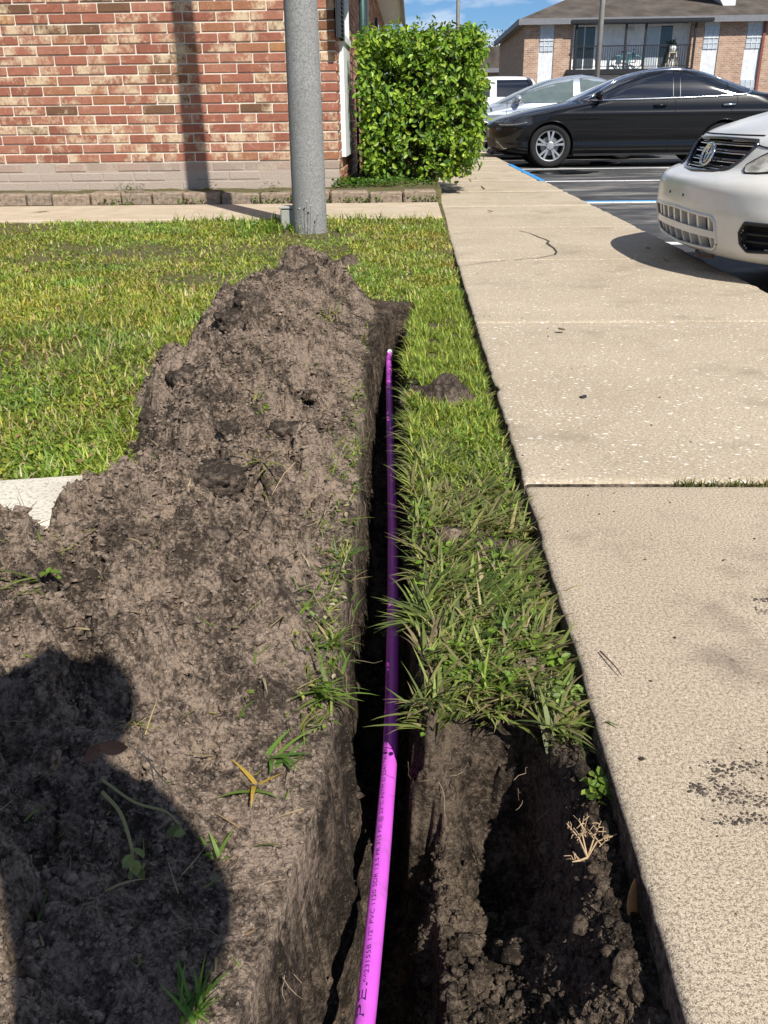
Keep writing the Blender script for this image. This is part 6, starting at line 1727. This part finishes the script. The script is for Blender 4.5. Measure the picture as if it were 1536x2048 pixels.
# dry reddish weed skeleton at the pit edge
m_dry = plain('dry_weed', (.42, .30, .18), .8, .3, 0, .3, 60)
p = hz(1175, 1715, -.05); mb = MB()
def br(a, b, r0): mb.tube([a, a.lerp(b, .5)+Vector((rng.normal(0, .003), rng.normal(0, .003), .003)), b], [r0, r0*.8, r0*.5], 5)
base = Vector((0, 0, 0))
for (dx, dy, dz, r0) in ((-.022, .012, .034, .0010), (-.004, .016, .040, .0010), (.024, .008, .022, .0010), (-.018, -.012, .006, .0012), (.014, .016, .034, .0008)):
    e_ = Vector((dx, dy, dz)); br(base, e_, r0)
    for q in range(6):
        s_ = e_*(.5+.08*q); br(s_, s_+Vector((rng.normal(0, .007), rng.normal(0, .006), rng.normal(.004, .005))), .0006)
o = mb.build('dry_weed', m_dry, label='dry tan weed skeleton on the soil ridge by the sidewalk', cat='weed'); o.location = p
# straw stalks on the heap
for (a, b, z, lab) in (((262, 1512), (330, 1565), .125, 'forked straw stalk on the heap beside the brown leaves'), ((300, 1535), (312, 1577), .125, 'short straw stalk below the forked one on the heap'), ((545, 1005), (590, 925), .15, 'long pale straw stalk standing off the slab on the heap'), ((35, 985), (75, 1085), .05, 'thin dark flower stalk in front of the concrete pad')):
    pa, pb_ = hz(*a, z), hz(*b, z); pa.z += .012
    MB().tube([pa, pa.lerp(pb_, .5)+Vector((0, 0, .006)), pb_], [.0005, .0008, .0007], 5).build('straw_stalk', m_dry, label=lab, cat='stalk')
# wilted sprig lying in the shadow
mb = MB(); z = .14; pts = catmull([hz(205, 1585, z), hz(240, 1625, z), hz(262, 1690, z), hz(268, 1740, z-.005)], 4); mb.tube(pts, list(np.linspace(.0018, .0010, len(pts))), 6)
pts2 = catmull([hz(205, 1560, z), hz(270, 1605, z+.004), hz(335, 1625, z), hz(370, 1668, z-.01)], 4); mb.tube(pts2, list(np.linspace(.0014, .0008, len(pts2))), 6)
sp_ = mb.build('wilted_sprig', plain('wilted_stem', (.20, .19, .08), .7), label='wilted leafy sprig lying in the shadow on the heap', cat='sprig')
P = np.array([tuple(p_) for p_ in [pts[-1], pts[-2], pts[-3], pts[-1], pts[-4], pts2[-1], pts2[-2]]]); h = Heap2(); n_ = len(P)
h.add(*leaves(P+np.array([0, 0, .004]), .010+.006*rng.random(n_), rng.uniform(-2.6, -.5, n_), .2*rng.standard_normal(n_), palette(n_, [(.15, .19, .06)], [1]))); link('leaves', h.mesh('leaves'), M_GRASS, sp_)
# pale roots hanging from cut faces: uncountable
mb = MB()
for i in range(45):
    y = .5*(3.2/.5)**rng.random(); side = rng.random() < .6
    if side and y > .86: x = float(lipR(np.array([y]))[0])-.004; d_ = -1
    elif side: x = rng.uniform(.0, .19); y = .83+.01*rng.normal(); d_ = -.3
    else: x = float(lipL(np.array([y]))[0])+.004; d_ = 1
    z0 = -.045-.05*rng.random(); L_ = .02+.05*rng.random(); a = Vector((x, y, z0)); v = Vector((d_*.4*rng.random(), rng.normal(-.2, .5), -.6*rng.random()-.1)).normalized()
    pts = [a]
    for q in range(4): v = (v+Vector(rng.normal(0, .35, 3))).normalized(); pts.append(pts[-1]+v*L_/4)
    mb.tube(pts, [.00045, .0004, .0004, .0003, .0002], 4)
for i in range(60):
    y = .5+.5*rng.random(); x = -.45+.35*rng.random(); z0 = float(heap_z(np.array([x]), np.array([y]))[0])+.002; a = Vector((x, y, z0)); pts = [a]; v = Vector((rng.normal(), rng.normal(), .05)).normalized()
    for q in range(4):
        v = (v+Vector((rng.normal(0, .4), rng.normal(0, .4), 0))).normalized(); n2_ = pts[-1]+v*.009; n2_.z = float(heap_z(np.array([n2_.x]), np.array([n2_.y]))[0])+.002; pts.append(n2_)
    mb.tube(pts, .0003, 4)
mb.build('fine_roots', plain('root_tan', (.24, .18, .12), .8), label='fine pale roots hanging from the cut trench sides', cat='roots', kind='stuff')
# moss and tiny weeds in the sidewalk joint
H = Heap2(); n = 1100; yj = joints[3]; X = rng.uniform(SWL+.08, SWR, n); ok = fbm(X*9, X*0, 601, 3) > -.02; X = X[ok]; n = len(X)
P = np.stack([X, yj+rng.normal(0, .004, n), np.full(n, -.008)], 1)
H.add(*blades(P, .010+.016*rng.random(n), .0008+.001*rng.random(n), rng.random(n)*6.283, .3+.8*rng.random(n), .6*rng.random(n), palette(n, [(.14, .15, .04), (.24, .19, .08), (.09, .11, .03)], [1, 1, 1]), 3))
link('joint_weeds', H.mesh('joint_weeds'), M_GRASS, label='moss and tiny weeds in the sidewalk joint', cat='weeds', kind='stuff')

# ================================================================== PHOTOGRAPHER (behind the lens; only the shadow reaches the heap)
def skin_person():
    J = {'pelvis': (-.10, -.58, .84), 'spine': (-.10, -.50, 1.00), 'chest': (-.08, -.36, 1.16), 'neck': (.09, -.26, 1.23), 'head0': (.18, -.21, 1.27), 'head1': (.22, -.18, 1.33),
         'shl': (-.25, -.34, 1.18), 'ell': (-.30, -.20, .95), 'wrl': (-.12, -.14, .76), 'hal': (-.06, -.10, .70),
         'shr': (.18, -.29, 1.18), 'elr': (.23, -.20, .97), 'wrr': (.11, -.11, .72), 'har': (.035, -.055, .66),
         'hil': (-.20, -.57, .80), 'knl': (-.33, -.46, .44), 'anl': (-.36, -.60, .06), 'tol': (-.37, -.44, .01),
         'hir': (.0, -.57, .80), 'knr': (.26, -.46, .46), 'anr': (.32, -.62, .09), 'tor': (.34, -.46, .04)}
    rad = dict(pelvis=.13, spine=.125, chest=.14, neck=.085, head0=.072, head1=.070, shl=.09, shr=.11, ell=.058, elr=.062, wrl=.036, wrr=.040, hal=.035, har=.038, hil=.09, hir=.09, knl=.06, knr=.06, anl=.042, anr=.042, tol=.035, tor=.035)
    E = [('pelvis', 'spine'), ('spine', 'chest'), ('chest', 'neck'), ('neck', 'head0'), ('head0', 'head1'), ('chest', 'shl'), ('shl', 'ell'), ('ell', 'wrl'), ('wrl', 'hal'), ('chest', 'shr'), ('shr', 'elr'), ('elr', 'wrr'), ('wrr', 'har'),
         ('pelvis', 'hil'), ('hil', 'knl'), ('knl', 'anl'), ('anl', 'tol'), ('pelvis', 'hir'), ('hir', 'knr'), ('knr', 'anr'), ('anr', 'tor')]
    ks = list(J); me = bpy.data.meshes.new('person'); me.from_pydata([J[k_] for k_ in ks], [(ks.index(a), ks.index(b)) for a, b in E], []); me.update()
    o = link('person', me, plain('grey_shirt', (.20, .21, .23), .85), label='crouching person in grey clothes holding a phone, seen only by the shadow on the heap', cat='person')
    md = o.modifiers.new('skin', 'SKIN'); md.use_smooth_shade = True
    for i, k_ in enumerate(ks):
        sv = me.skin_vertices[0].data[i]; sv.radius = (rad[k_], rad[k_]); sv.use_root = (k_ == 'pelvis')
    o.modifiers.new('sub', 'SUBSURF').levels = 2; o.modifiers['sub'].render_levels = 2
    return o
skin_person()
mb = MB(); mb.bbox(-.036, .036, -.004, .004, -.045, .100, .003); ph = mb.build('phone', M_BLACK, label='black phone held by the crouching person', cat='phone'); ph.location = (0.0, -.012, CAM_H); ph.rotation_euler = (R(-24), 0, R(2))
